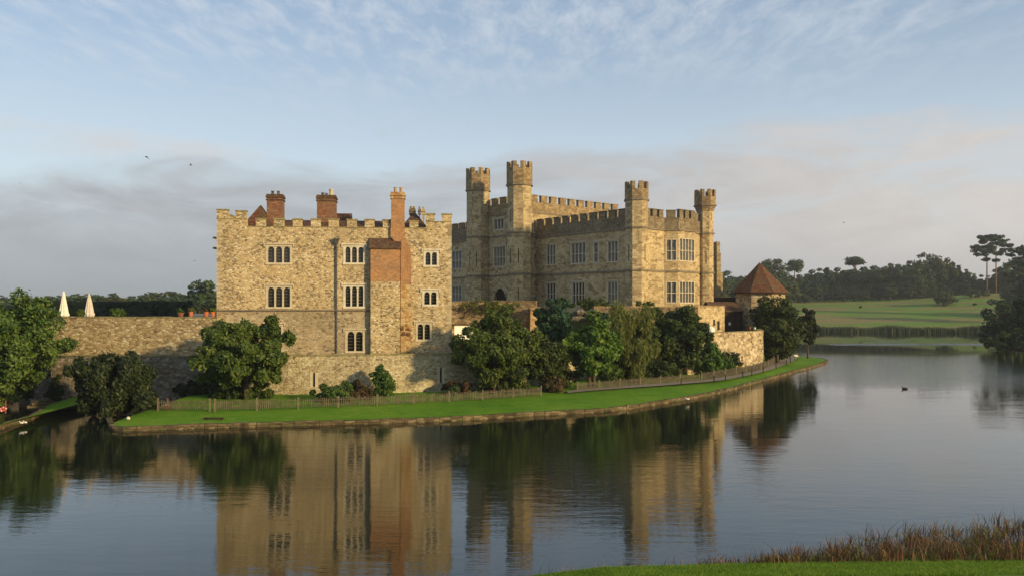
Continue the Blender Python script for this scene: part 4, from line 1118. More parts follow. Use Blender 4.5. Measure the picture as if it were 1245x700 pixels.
def add_mesh_obj(name, me, m, parent=None, loc=(0, 0, 0)):
    me.materials.clear(); me.materials.append(m); o = bpy.data.objects.new(name, me); C.objects.link(o); o.location = loc
    if parent is not None: o.parent = parent
    return o
def trunk_mesh(h, r, cs, seed, nl=7, stems=1, lean=0):
    rr_ = random.Random(seed); t = MB()
    for s_ in range(stems):
        off = (rr_.uniform(-r, r) * 1.5 * (stems > 1), rr_.uniform(-r, r) * (stems > 1))
        p = Vector((off[0], off[1], -.2)); q = Vector((off[0] * 1.6 + lean, off[1] * 1.6, h * .45)); top = Vector((off[0] * 2 + lean * 1.5, off[1] * 2, h))
        t.tube(p, q, r * 1.25, r * .85, 8); t.tube(q, top, r * .85, r * .5, 8)
        pick = rr_.sample(range(len(cs)), min(nl, len(cs)))
        for i in pick:
            e = Vector(cs[i]); s0 = q.lerp(top, rr_.uniform(.1, .95)); m_ = s0.lerp(e, .5) + Vector((0, 0, -.06 * (e - s0).length))
            t.tube(s0, m_, r * .42, r * .25, 5); t.tube(m_, e, r * .25, r * .08, 5)
    return t
def tree(name, pos, rx, rz, zc, label, cat='tree', leafm='green', n=16000, size=.17, seed=1, ry=None, nc=60, trunk=True, crad=(.2, .34), low=-1.0, irreg=.22, hang=0, up=.35,
         group=None, r=.2, stems=1, squash=.85, core=.25, bark='bark', aspect=1.7, extra=None, leafpart='crown'):
    """pos = foot of the tree; crown centre zc above it"""
    root = thing(name, pos, label, cat, group)
    cs, rs_ = envelope(rx, ry or rx, rz, nc, seed, crad, low, irreg, core)
    cs[:, 2] += zc
    if extra is not None:
        cs = np.vstack([cs, np.array([e[:3] for e in extra])]); rs_ = np.concatenate([rs_, np.array([e[3] for e in extra])])
    keepm = cs[:, 2] - rs_ * .6 > .0
    cs, rs_ = cs[keepm], rs_[keepm]
    me = leaves_mesh(name + '_leaves', cs, rs_, n, size, seed + 100, aspect=aspect, squash=squash, hang=hang, up=up)
    add_mesh_obj(leafpart, me, L[leafm], root)
    if trunk:
        t = trunk_mesh(max(.5, zc * .8), r, cs, seed, stems=stems)
        tm = rawmesh('trunk', t.V, t.F, True, True); add_mesh_obj('trunk', tm, M[bark], root)
    return root

def T(px, D, zb): return P(px, D, zb)
# px0,px1,ytop,ybot -> radii
def tree_px(name, x0, x1, y0, y1, D, zb, label, **kw):
    grow = 1.0 if kw.get('trunk') is False else 1.07
    rx = (x1 - x0) / 2 / F * D * grow; rz = (y1 - y0) / 2 / F * D * (1.0 if kw.get('trunk') is False else 1.04); zc = zat((y0 + y1) / 2, D) - zb
    return tree(name, P((x0 + x1) / 2, D, zb), rx, rz, zc, label, **kw)

tree_px('broadleaf_tree', -56, 69, 348, 494, 71, .6, 'big sunlit green tree at the far left in front of wall', leafm='mag', n=42000, size=.19, seed=3, nc=130, r=.3, stems=3, irreg=.15, crad=(.14, .24))
tree_px('yew_bush', 88, 197, 424, 512, 66.5, .3, 'dark drooping yew overhanging the moat corner', cat='bush', leafm='yew', n=34000, size=.15, seed=5, nc=110, hang=.45, up=.15, aspect=2.6, r=.25, stems=3, irreg=.16, crad=(.18, .3), squash=1.2)
tree_px('magnolia_tree', 238, 357, 384, 476, 72.5, .8, 'spreading sunlit magnolia against the wall left of the keep drainpipe', leafm='mag', n=38000, size=.18, seed=8, nc=120, r=.11, stems=4, irreg=.13, crad=(.15, .26), core=.1)
tree_px('broadleaf_tree', 553, 650, 372, 473, 77.5, .8, 'tall loose green tree with visible dark trunk right of the keep', leafm='mag', n=30000, size=.17, seed=12, nc=120, r=.2, stems=2, irreg=.2, crad=(.14, .24))
tree_px('bay_tree', 651, 697, 359, 418, 97, 4.2, 'rounded bluish green tree right of the arched gatehouse door', leafm='blue', n=14000, size=.2, seed=15, nc=40, r=.15, irreg=.14)
tree_px('laurel_bush', 636, 695, 408, 470, 80.5, .8, 'dense dark olive bush low between two taller trees', cat='bush', leafm='dark', n=15000, size=.16, seed=17, nc=50, r=.12, stems=3, irreg=.18)
tree_px('fig_tree', 680, 758, 385, 460, 83.5, .8, 'bright green fig tree with large leaves behind the fence gap', leafm='bright', n=17000, size=.26, seed=21, nc=80, r=.16, stems=2, irreg=.2, crad=(.17, .28))
tree_px('tamarisk_tree', 732, 798, 364, 466, 90, .8, 'feathery yellow green tree before the castle corner', leafm='willow', n=26000, size=.085, seed=25, nc=60, r=.12, stems=4, irreg=.2, hang=-.9, up=0, aspect=6.5, squash=1.3)
tree_px('broadleaf_tree', 787, 863, 367, 452, 95, .8, 'round dark green tree in front of the bay windows', leafm='dark', n=28000, size=.22, seed=29, nc=80, r=.2, stems=1, irreg=.16, crad=(.16, .26))
tree_px('broadleaf_tree', 912, 978, 361, 440, 119, .8, 'dark green tree hiding the red roofed tower base', leafm='dark', n=28000, size=.23, seed=33, nc=90, r=.2, irreg=.14)
tree_px('holly_tree', 969, 995, 374, 421, 131, .8, 'small nearly black green tree at the island tip', leafm='yew', n=12000, size=.22, seed=35, nc=50, r=.12, irreg=.1)
# shrubs
def shrub(name, x0, x1, y0, y1, D, zb, label, **kw):
    kw['irreg'] = min(kw.get('irreg', .12), .16); kw.setdefault('crad', (.26, .46)); kw.setdefault('core', .05)
    kw['nc'] = int(kw.get('nc', 22) * 1.6); kw.setdefault('n', 5000); kw.setdefault('size', .13); kw.setdefault('nc', 22); kw.setdefault('trunk', False)
    return tree_px(name, x0, x1, y0, y1, D, zb, label, cat='shrub', leafpart='foliage', **kw)
shrub('rose_bush', 380, 440, 464, 492, 71.5, .7, 'low dark shrub with rusty tips behind the picket fence below the drainpipe', leafm='green', seed=41, n=9000, nc=34, irreg=.3)
shrub('rusty_shrub', 420, 458, 460, 489, 72.2, .7, 'rusty red leaved shrub left of the climbing vine', leafm='rust', seed=42, irreg=.35)
shrub('climbing_vine', 449, 479, 442, 486, 75.4, .7, 'green climbing vine on the outer wall below the brick chimney breast', leafm='green', seed=43, n=4500, ry=.7, irreg=.35, core=.4)
shrub('bronze_shrub', 534, 580, 462, 482, 77, .7, 'bronze leaved shrub at the wall foot below the keep right corner', leafm='rust', seed=44, irreg=.3)
shrub('green_shrub', 537, 562, 466, 484, 76, .7, 'small dark green shrub left of tall loose tree trunk', leafm='dark', seed=45, n=2500)
shrub('brown_shrub', 655, 694, 455, 481, 79.5, .7, 'brownish shrub filling the gap in the fence', leafm='rust', seed=46, irreg=.3)
shrub('brown_shrub', 736, 774, 430, 464, 92, .7, 'tall brown twiggy shrub below the feathery yellow tree', leafm='rust', seed=47, irreg=.3, n=5000)
shrub('green_shrub', 757, 785, 450, 469, 90, .7, 'bright green shrub behind the fence below feathery tree', leafm='bright', seed=48)
shrub('green_shrub', 843, 880, 410, 462, 98.5, .7, 'leafy light green shrub at bastion wall left end', leafm='green', seed=49, n=9000, nc=36, size=.16, irreg=.3)
shrub('olive_shrub', 873, 904, 425, 452, 104, .7, 'olive brown shrub against the rubble bastion wall', leafm='yew', seed=50, n=5000)
shrub('yellow_flowers', 862, 876, 447, 463, 98.5, .7, 'yellow flowering plant beside the path left of the other yellow one', leafm='yellow', seed=51, n=1100, size=.15, nc=10)
shrub('yellow_flowers', 893, 906, 444, 456, 103.5, .7, 'yellow flowering clump at the fence before the bastion wall middle', leafm='yellow', seed=52, n=1200, size=.15, nc=10)
shrub('green_shrub', 884, 897, 443, 455, 104.5, .7, 'lime green small shrub between the two yellow flower clumps', leafm='bright', seed=53, n=1200)
shrub('white_flowers', 943, 955, 427, 440, 124, .75, 'creamy white flowering shrub at the bend of the path', leafm='white', seed=54, n=2000, size=.16, nc=12)
shrub('dark_shrub', 928, 948, 420, 441, 122, .75, 'dark green shrub at the foot of the bastion corner', leafm='yew', seed=55, n=3000, size=.18)
shrub('ivy', 52, 104, 434, 462, 77.2, 2.0, 'dark ivy hanging on the lower wall between left tree and yew', leafm='dark', seed=56, n=7000, ry=.5, nc=40, irreg=.4, crad=(.2, .35))
shrub('ivy', 58, 78, 455, 502, 74.6, .3, 'ivy on stone pier in the inlet', leafm='yew', seed=57, n=4500, ry=.5, irreg=.3)
shrub('wall_creeper', 205, 262, 462, 492, 76.2, .7, 'dark creeper along lower wall behind the left picket fence', leafm='yew', seed=58, n=8000, ry=.7, nc=34, irreg=.4)
shrub('laurel_hedge', -30, 58, 466, 504, 74.5, .6, 'dark undergrowth below the big left tree', leafm='yew', seed=59, n=12000, ry=1.2, nc=50)
shrub('wall_creeper', 694, 745, 362, 378, 106.5, 8.2, 'light green creeper on the low wall below castle windows', leafm='mag', seed=60, n=5000, ry=.6, irreg=.3, nc=26)
shrub('wall_creeper', 556, 640, 362, 382, 103.8, 7.2, 'yellowish creeper trailing over the brown retaining wall', leafm='willow', seed=61, n=2600, ry=.5, irreg=.5, nc=30)
shrub('wall_plants', 765, 800, 366, 377, 105, 8.4, 'tufts of green growing on the garden wall top', leafm='mag', seed=62, n=1600, ry=.4, irreg=.5)
shrub('wall_plants', 724, 742, 376, 400, 103.5, 5.5, 'bluish green plants against garden wall left end', leafm='blue', seed=63, n=3500)
shrub('undergrowth', 585, 640, 456, 486, 78.5, .7, 'dark leafy undergrowth around the trunk of the tall loose tree', leafm='dark', seed=66, n=9000, nc=40, ry=1.4)
shrub('undergrowth', 655, 705, 440, 480, 83.5, .7, 'dark leafy undergrowth beneath the fig tree left side', leafm='dark', seed=67, n=9000, nc=40, ry=1.2)
shrub('undergrowth', 722, 762, 436, 470, 88.5, .7, 'mixed green undergrowth between fig and feathery tree', leafm='green', seed=68, n=7000, nc=36, ry=1.2)
shrub('undergrowth', 775, 832, 436, 466, 92.5, .7, 'dark undergrowth behind the fence beneath round dark tree', leafm='dark', seed=69, n=9000, nc=40, ry=1.2)
shrub('undergrowth', 258, 336, 466, 493, 73.2, .7, 'dark leafy undergrowth around the foot of the spreading magnolia', leafm='dark', seed=73, n=10000, nc=40, ry=1.0)
shrub('undergrowth', 246, 300, 462, 492, 74.5, .7, 'dark undergrowth behind the fence beneath the spreading magnolia', leafm='yew', seed=70, n=8000, nc=40, ry=1.0)
shrub('undergrowth', 914, 972, 405, 441, 121, .7, 'leafy undergrowth at the foot of the tree by the path end', leafm='dark', seed=71, n=8000, nc=40, ry=2, size=.2)
shrub('undergrowth', 848, 900, 430, 461, 100.5, .7, 'tangled low greenery at the foot of rubble bastion wall', leafm='green', seed=72, n=8000, nc=40, ry=1.2, size=.15)
# terrace tufts
shrub('lavender_tuft', 92, 103, 376, 386, 80, 7.6, 'small grey green tuft left of the second folded parasol', leafm='mag', seed=64, n=900, size=.09, hang=-1, aspect=4)
shrub('lavender_tuft', 133, 152, 374, 386, 80, 7.6, 'wider grey green tuft on the terrace before the dark hedge', leafm='green', seed=65, n=1600, size=.09, hang=-1, aspect=4)

# clipped hedge
hg = thing('clipped_hedge', P(150, 100, 7.5), 'long dark clipped hedge behind the two folded parasols', 'hedge')
hfr = Face(P(30, 100), P(229, 101)); r = np.random.default_rng(9); n = 30000
hz1 = zat(365, 100)
cs = np.stack([r.uniform(0, hfr.L, 600), r.uniform(-1.2, 0, 600), r.uniform(7.7, hz1 - .22, 600)], 1)
cs = np.array([[*hfr.p(a_, b_), c_] for a_, b_, c_ in cs]) - np.array(hg.location)
me = leaves_mesh('hedge', cs, np.full(600, .3), 26000, .14, 3, shell=(.6, 1.0)); add_mesh_obj('foliage', me, L['hedge'], hg)
m1 = MB(); m1.box(hfr, .1, hfr.L - .1, -1.25, .05, 7.5, hz1 - .15); m1.build('core', L['hedge'], hg)

# =================================================================== PARASOLS AND POTS
for k, (px, D, yt, m, lab) in enumerate(((77.5, 82.5, 353.5, 'canvas', 'folded cream parasol nearest the big left tree'), (108.5, 84, 356, 'canvas2', 'folded grey beige parasol right of the cream one'))):
    b = P(px, D, 7.56); zt = zat(yt, D) - 7.56
    root = thing('parasol', b, lab, 'parasol', 'folded parasols on the terrace')
    c = MB(); prof = [(.42, .28), (.52, .42), (.50, .62), (.44, .66), (.40, .95), (.33, 1.35), (.24, 1.85), (.13, zt - .35), (.05, zt - .06), (.02, zt)]
    c.lathe(b, prof, 20, lambda i, kk_: (1.0 if i % 2 else .80 + .05 * math.sin(i * 2.1))); c.build('canopy', M[m], root)
    c = MB(); c.tube((b[0], b[1], b[2] + .05), (b[0], b[1], b[2] + zt + .05), .03, .025, 8); c.build('pole', M['post'], root)
    c = MB(); c.lathe(b, [(.32, 0), (.32, .06), (.08, .1), (.05, .3)], 12); c.build('base', M['lead'], root)
def pot(px, D, zb, w, h, m, lab, leafm='mag', group='potted plants on the terrace wall', ph=.4, seed=1):
    b = P(px, D, zb); root = thing('potted_plant', b, lab, 'potted plant', group)
    c = MB(); c.lathe(b, [(w * .34, 0), (w * .47, h * .8), (w * .53, h * .82), (w * .53, h), (w * .44, h), (w * .42, h * .9)], 14); c.build('pot', M[m], root)
    cs, rs_ = envelope(w * .75, w * .75, ph * .6, 14, seed, (.3, .5)); cs[:, 2] += h + ph * .35
    me = leaves_mesh('leaves', cs, rs_, 500, .09, seed, aspect=2); add_mesh_obj('foliage', me, L[leafm], root)
pot(219.5, 77.6, 7.92, .62, .38, 'potd', 'dull brown pot with grey plant, leftmost of the terrace pots', 'green', seed=1)
pot(232, 77.6, 7.92, .46, .48, 'clay', 'narrow orange pot with pale drooping plant beside the dull brown pot', 'willow', seed=2)
pot(258.5, 77.4, 7.92, .46, .46, 'clay', 'orange pot with green plant left of the one nearest the keep', 'bright', seed=3)
pot(269.7 - 1.5 - 0.0, 77.4, 7.92, .01, .01, 'clay', 'x', seed=4) if False else None
pot(250.5, 77.4, 7.92, .50, .46, 'clay', 'wide orange pot with reddish plant third along the terrace wall', 'rust', seed=4)
pot(911.5, 113.2, 5.7, .42, .4, 'potd', 'pale clay pot on top of the rubble bastion wall', 'green', group='pots on the bastion wall', seed=5, ph=.15)
pot(917.5, 114, 5.7, .36, .3, 'white', 'small white pot behind the pale clay pot on bastion', 'green', group='pots on the bastion wall', seed=6, ph=.15)
# white covered garden table on the bastion
b = P(863.5, 107.5, 5.5)
c = MB(); c.lathe(b, [(.62, -.2), (.60, .1), (.58, .35), (.45, .62), (.2, .78), (.05, .82)], 16, lambda i, k: 1 + .09 * math.sin(i * 2.7 + k)); 
wt = thing('covered_table', b, 'white cloth cover over garden table beside the dark round tree', 'garden table')
c.build('cover', M['white'], wt)
c = MB()
for a_ in (.6, 2.2, 3.8, 5.3): c.tube((b[0] + .4 * math.cos(a_), b[1] + .4 * math.sin(a_), 4.1), (b[0] + .4 * math.cos(a_), b[1] + .4 * math.sin(a_), 5.4), .04, .04)
c.build('legs', M['iron'], wt)

# =================================================================== PICKET FENCES
def fence(pts, label, zb=.68, post_every=3.1, hgt=.72, gapf=0.0, seed=2):
    root = thing('picket_fence', (*pts[0], zb), label, 'fence')
    L_ = sum((Vector(pts[i + 1]) - Vector(pts[i])).length for i in range(len(pts) - 1))
    nb_ = max(1, round(L_ / post_every)); pp = resample(pts, nb_ + 1); rr_ = random.Random(seed)
    for i, p in enumerate(pp):
        m_ = MB(); s_ = .055; hh = hgt + .12 + rr_.uniform(-.03, .05)
        m_.prism([(p.x - s_, p.y - s_), (p.x + s_, p.y - s_), (p.x + s_, p.y + s_), (p.x - s_, p.y + s_)], zb - .2, zb + hh); m_.build('post', M['post'], root)
    dense = resample(pts, nb_ * 40 + 1)
    for b_ in range(nb_):
        m_ = MB()
        a, c = pp[b_], pp[b_ + 1]; fr_ = Face(a, c)
        for zz_ in (.2, .55): m_.box(fr_, .08, fr_.L - .08, -.035, -.01, zb + zz_ * hgt / .78, zb + zz_ * hgt / .78 + .05)
        t = .13
        while t < fr_.L - .1:
            hh = hgt + rr_.uniform(-.07, .05); tl = rr_.uniform(-.015, .015); w_ = .03
            q0, q1 = t, t + tl
            vs = [fr_.p3(q0 - w_, .0, zb - .02), fr_.p3(q0 + w_, .0, zb - .02), fr_.p3(q1 + w_, .0, zb + hh), fr_.p3(q1 - w_, .0, zb + hh),
                  fr_.p3(q0 - w_, .025, zb - .02), fr_.p3(q0 + w_, .025, zb - .02), fr_.p3(q1 + w_, .025, zb + hh), fr_.p3(q1 - w_, .025, zb + hh)]
            m_.add(vs, [[4, 5, 6, 7], [1, 0, 3, 2], [0, 4, 7, 3], [5, 1, 2, 6], [7, 6, 2, 3]])
            t += .15 + rr_.uniform(-.015, .02)
        m_.build('picket_panel', M['fence'], root)
fence(fence_pts[:2], 'short picket fence section behind red ring near the yew')
fence([tuple(Vector(fence_pts[1]) + Vector((.45, -.12)))] + fence_pts[2:], 'long weathered picket fence across the lawn below the keep')
fence(fence2_pts[:4], 'picket fence between the path and trees right of the shrub gap', seed=5)
fence([tuple(Vector(fence2_pts[3]) + Vector((.3, .12)))] + fence2_pts[4:], 'picket fence curving along the path below the rubble bastion', seed=6, hgt=.9)
for i, px_py in enumerate(((828, 467), (868, 463.5), (882, 461.7), (903, 457.5), (914, 455), (928, 452), (943.5, 447), (956, 442.5), (961, 440))):
    p = fl(*px_py); m_ = MB(); m_.prism([(p[0] - .05, p[1] - .05), (p[0] + .05, p[1] - .05), (p[0] + .05, p[1] + .05), (p[0] - .05, p[1] + .05)], .6, 1.32); m_.ring(p, .06, .03, 1.32, 1.38, 8)
    tag(m_.build('path_post', M['iron'], base=(*p, .6)), 'short dark post on the lawn edge of the gravel path', 'post', 'short posts along the path')
# litter bin / sign at the end of the path
p = fl(968, 438); lbn = thing('information_sign', (*p, .7), 'small sign board on two legs at the far end of path', 'sign')
m_ = MB(); fr_ = Face(p, (p[0] + 1, p[1] + .3)); m_.add([fr_.p3(-.3, .1, 1.35), fr_.p3(.35, .1, 1.35), fr_.p3(.35, -.2, 1.6), fr_.p3(-.3, -.2, 1.6), fr_.p3(-.3, .1, 1.3), fr_.p3(.35, .1, 1.3), fr_.p3(.35, -.2, 1.55), fr_.p3(-.3, -.2, 1.55)],
                                                       [[0, 1, 2, 3], [7, 6, 5, 4], [4, 5, 1, 0], [5, 6, 2, 1], [6, 7, 3, 2], [7, 4, 0, 3]]); m_.build('board', M['trimw'], lbn)
for s_ in (-.2, .25):
    m_ = MB(); m_.box(fr_, s_ - .03, s_ + .03, -.08, -.02, .65, 1.42); m_.build('leg', M['iron'], lbn)

# =================================================================== LAWN THINGS
def torus(c, R0, r0, tilt, n=20, k=8):
    m_ = MB(); vs = []
    for i in range(n):
        a = 2 * math.pi * i / n
        for j in range(k):
            b = 2 * math.pi * j / k; x = (R0 + r0 * math.cos(b)) * math.cos(a); y = (R0 + r0 * math.cos(b)) * math.sin(a); z_ = r0 * math.sin(b)
            vs.append((c[0] + x, c[1] + y * math.cos(tilt) - z_ * math.sin(tilt), c[2] + y * math.sin(tilt) + z_ * math.cos(tilt)))
    return vs, n, k
def ring_thing(px, py, label):
    p = P(px, Dat(py, .6)); c = (p[0], p[1], .86)
    root = thing('life_ring', (p[0], p[1], .6), label, 'life ring', 'life rings on the lawns')
    vs, n, k = torus(c, .21, .08, R(30))
    red, wh = MB(), MB()
    for i in range(n):
        f = [[i * k + j, ((i + 1) % n) * k + j, ((i + 1) % n) * k + (j + 1) % k, i * k + (j + 1) % k] for j in range(k)]
        tgt = wh if i % 5 == 0 else red
        for q in f: tgt.quad(*[vs[t] for t in q])
    red.build('ring', M['red'], root, True); wh.build('ring_band', M['white'], root, True)
    m_ = MB(); m_.tube((c[0] + .02, c[1] + .32, .5), (c[0] + .02, c[1] + .32, 1.5), .05, .045, 8); m_.build('post', M['potd'], root)
    m_ = MB(); m_.tube((c[0], c[1] + .3, .85), (c[0], c[1] - .15, .85), .03, .03, 6); m_.build('bracket', M['iron'], root)
ring_thing(201.5, 497.5, 'red and white life ring on post before the short picket fence')
ring_thing(3.5, 501, 'red and white life ring on the small lawn at far left')
p0, p1 = P(248, Dat(508, .5)), P(272, Dat(508, .5)); fr_ = Face(p0, p1); m_ = MB(); m_.box(fr_, 0, fr_.L, -.12, .12, .47, .56); m_.box(fr_, .1, .25, -.1, .1, .4, .47); m_.box(fr_, fr_.L - .25, fr_.L - .1, -.1, .1, .4, .47)
tag(m_.build('wooden_plank', M['wooddk'], base=(*p0, .4)), 'dark long plank lying on lawn near the waters edge', 'plank')
p = P(156, 61.5, .42); m_ = MB(); m_.lathe(p, [(.1, 0), (.17, .08), (.14, .2), (.05, .25)], 7, lambda i, k: .85 + .3 * ((i * 5) % 4) / 4); tag(m_.build('stone', M['trimw'], base=p), 'small pale stone on lawn corner under the yew', 'stone')

# birds
def bird_mesh(span, seed):
    m_ = MB(); b = span * .1
    m_.lathe((0, 0, 0), [(.01, -span * .22), (b * .6, -span * .12), (b, 0), (b * .7, span * .12), (b * .35, span * .2), (.01, span * .25)], 8)
    m_.V = [(x, z_, y) for x, y, z_ in m_.V]
    up_ = .28 if seed % 2 else -.12
    for s_ in (-1, 1):
        m_.add([(0, span * .08, .02), (0, -span * .08, .02), (s_ * span * .28, -span * .02, span * up_ * .6), (s_ * span * .28, span * .10, span * up_ * .6), (s_ * span * .5, -span * .06, span * up_), (s_ * span * .48, span * .03, span * up_)],
               [[0, 1, 2, 3], [3, 2, 4, 5]])
    m_.add([(-b * .6, -span * .2, 0), (b * .6, -span * .2, 0), (b, -span * .34, 0), (-b, -span * .34, 0)], [[0, 1, 2, 3]])
    return m_
for i, (px, py, D, lab) in enumerate(((178, 191, 120, 'dark bird in flight high above the left wall, the largest'), (232, 201, 130, 'small dark bird flying right of the largest bird'),
                                      (237, 317, 120, 'tiny bird flying low just left of the keep'), (1026, 271, 150, 'tiny bird flying over the right wood'), (25, 223, 150, 'tiny bird flying near the left cloud edge'))):
    m_ = bird_mesh((1.1, .8, .55, .6, .5)[i], i); o = m_.build('bird', M['duck']); o.location = P(px, D, zat(py, D)); o.rotation_euler = (.1, .25 * (-1) ** i, 1.1 + i)
    tag(o, lab, 'bird')
def waterfowl(px, py, z0, s_, m, lab, name='duck'):
    p = P(px, Dat(py, z0)); m_ = MB()
    m_.lathe((0, 0, 0), [(.01, -.24), (.07, -.2), (.10, -.08), (.105, .04), (.07, .16), (.02, .22)], 10); m_.V = [(y, z_, x * 1.0) for x, y, z_ in m_.V]
    m_.V = [(z_ * 0 + a, b, c + .05) for (a, b, c), z_ in zip(m_.V, m_.V and [0] * len(m_.V))]
    m_.tube((0, .15, .07), (0, .2, .2), .035, .028, 8); m_.lathe((0, .215, .2), [(.01, -.045), (.042, -.02), (.045, .015), (.01, .05)], 8); m_.tube((0, .24, .205), (0, .32, .19), .018, .008, 5)
    m_.V = [(a * s_, b * s_, c * s_) for a, b, c in m_.V]
    o = m_.build(name, M[m], smooth=True); o.location = (p[0], p[1], z0); o.rotation_euler = (0, 0, R(80)); tag(o, lab, 'bird')
waterfowl(1100, 472.5, 0.0, 1.3, 'duck', 'dark duck swimming on the open water at the right')
waterfowl(836, 485, .32, .75, 'white', 'white gull standing on the stone edging of the lawn', 'gull')
waterfowl(26, 514, .32, .7, 'white', 'left white duck of the pair on left lawn edging', 'duck')
waterfowl(30.5, 513.5, .32, .7, 'white', 'right white duck of the pair on left lawn edging', 'duck')

# =================================================================== DISTANT TREES
def far_variant(seed, rx, rz, zc, n, size, nc=40, crad=(.2, .36), low=-1, irreg=.25, trunk_r=.35, conif=False, core=.25):
    if conif:
        r = np.random.default_rng(seed); cs, rs_ = [], []
        H = zc + rz
        for i in range(nc):
            h = r.uniform(.08, .93); a = r.uniform(0, 6.28); q = rx * (1 - h) ** .7 * r.uniform(.1, 1)
            cs.append((q * math.cos(a), q * math.sin(a), H * h)); rs_.append(rx * .36 * (1.2 - h * .8))
        cs, rs_ = np.array(cs), np.array(rs_)
    else:
        cs, rs_ = envelope(rx, rx, rz, nc, seed, crad, low, irreg, core); cs[:, 2] += zc
    me = leaves_mesh('tree_leaves', cs, rs_, n, size, seed, squash=.75 if not conif else .5)
    t = trunk_mesh(zc * .9, trunk_r, cs, seed, nl=8); tm = rawmesh('trunk', t.V, t.F, False, True)
    return me, tm
variants = [far_variant(100 + i, rx, rz, zc, 3600, .62, 46) for i, (rx, rz, zc) in enumerate(((6.0, 8.5, 10.5), (7.0, 9.0, 11.0), (5.2, 9.5, 11.5), (6.5, 7.5, 9.5), (5.0, 8.0, 10.0)))]
cvar = [far_variant(140 + i, 4.2, 10, 10.5, 3200, .55, 60, conif=True) for i in range(2)]
def far_tree(px, D, ytop, lab, v, lm, group=None, zb=None, wide=1.0, name='broadleaf_tree', rz=None):
    x, y = P(px, D); z0 = far_z(x, y) if zb is None else zb
    h = zat(ytop, D) - z0
    me, tm = v; H = max(1.0, max(vv.co.z for vv in me.vertices) if 'H' not in me else me['H']); me['H'] = H
    root = thing(name, (x, y, z0 - .3), lab, 'tree', group); s_ = h / H
    root.scale = (s_ * wide, s_ * wide, s_); root.rotation_euler = (0, 0, rz if rz is not None else random.uniform(0, 6.28))
    mk = (me.name, lm)
    if mk not in far_cache: m2 = me.copy(); m2['H'] = H; m2.materials.clear(); m2.materials.append(L[lm]); far_cache[mk] = m2
    o = bpy.data.objects.new('crown', far_cache[mk]); C.objects.link(o); o.parent = root
    if not tm.materials: tm.materials.append(M['bark'])
    o = bpy.data.objects.new('trunk', tm); C.objects.link(o); o.parent = root
    return root
far_cache = {}
rg = random.Random(21)
# skyline of the wood: picture column -> row of the tree tops
sky_r = [(880, 330), (905, 340), (925, 325), (948, 330), (965, 335), (978, 332), (992, 326), (1010, 326), (1030, 325), (1060, 321), (1085, 318), (1110, 317), (1140, 318), (1165, 322), (1178, 330), (1190, 332), (1215, 322), (1235, 316), (1262, 312)]
GRP = 'trees of the wood behind the field'
LABW = 'dark broadleaf tree crowded among others in the wood beyond the field'
LABC = 'dark pointed conifer crowded among others in the wood beyond the field'
px = 962.0
while px < 1275:                                                   # front row, and two rows behind it
    D = 445 + rg.uniform(-12, 12)
    if px > 1160: D = 440 + rg.uniform(-10, 10)
    yt = interp(px, sky_r) + rg.uniform(1, 12)
    if rg.random() < .3: far_tree(px, D, yt - 3, LABC, rg.choice(cvar), 'conif', GRP, name='conifer', wide=rg.uniform(1, 1.3))
    else: far_tree(px, D, yt, LABW, rg.choice(variants), rg.choice(('far', 'far', 'far2', 'conif')), GRP, wide=rg.uniform(.9, 1.15))
    px += rg.uniform(7, 11)
px = 955.0
while px < 1275:
    D = 475 + rg.uniform(-10, 10); yt = interp(px, sky_r) + rg.uniform(-3, 5)
    far_tree(px, D, yt, LABW, rg.choice(variants), rg.choice(('far', 'far', 'far2')), GRP, wide=rg.uniform(.9, 1.2)); px += rg.uniform(8, 13)
px = 880.0
while px < 968:
    D = 400 + rg.uniform(-30, 20); yt = interp(px, [(880, 336), (893, 340), (905, 338), (920, 330), (970, 335)]) + rg.uniform(-2, 8)
    far_tree(px, D, yt, LABW, rg.choice(variants), rg.choice(('far', 'far2')), GRP, wide=rg.uniform(.9, 1.2)); px += rg.uniform(7, 12)
LOWG = 'low edge trees of the wood beyond the field'
px = 960.0
while px < 1175:
    far_tree(px, 436 + rg.uniform(-4, 4), interp(px, [(960, 347), (1175, 343)]) + rg.uniform(-4, 5), 'low bushy tree along the front edge of the wood beyond the field', rg.choice(variants), rg.choice(('far', 'conif')), LOWG, wide=1.5); px += rg.uniform(9, 14)
for D_u, st_u in ((482, 7.5), (466, 9)):
    px = 955.0
    while px < 1290:
        o_ = far_tree(px, D_u + rg.uniform(-4, 4), 348 + rg.uniform(-3, 4), 'low bushy tree filling the understorey of the wood beyond the field', rg.choice(variants), 'far', 'understorey trees of the wood', wide=1.9)
        o_.location.z -= 3.5; px += st_u + rg.uniform(-1, 2)
far_tree(1119, 455, 306, 'tall pale domed tree rising above the wood, left of two', variants[0], 'far2', wide=.72, rz=1)
far_tree(1135, 460, 306.5, 'tall pale domed tree rising above the wood, right of two', variants[1], 'far2', wide=.7, rz=2)
far_tree(1152, 450, 312, 'rounded tree at the wood skyline left of the tall cedars', variants[3], 'far2', wide=.7, rz=2)
far_tree(1240, 330, 297, 'tall dark conifer at the right edge of the picture', cvar[0], 'conif', wide=1.6, name='conifer', rz=1)
far_tree(1262, 300, 322, 'broad dark tree leaving the frame at right edge', variants[1], 'conif', wide=1.2, rz=1)
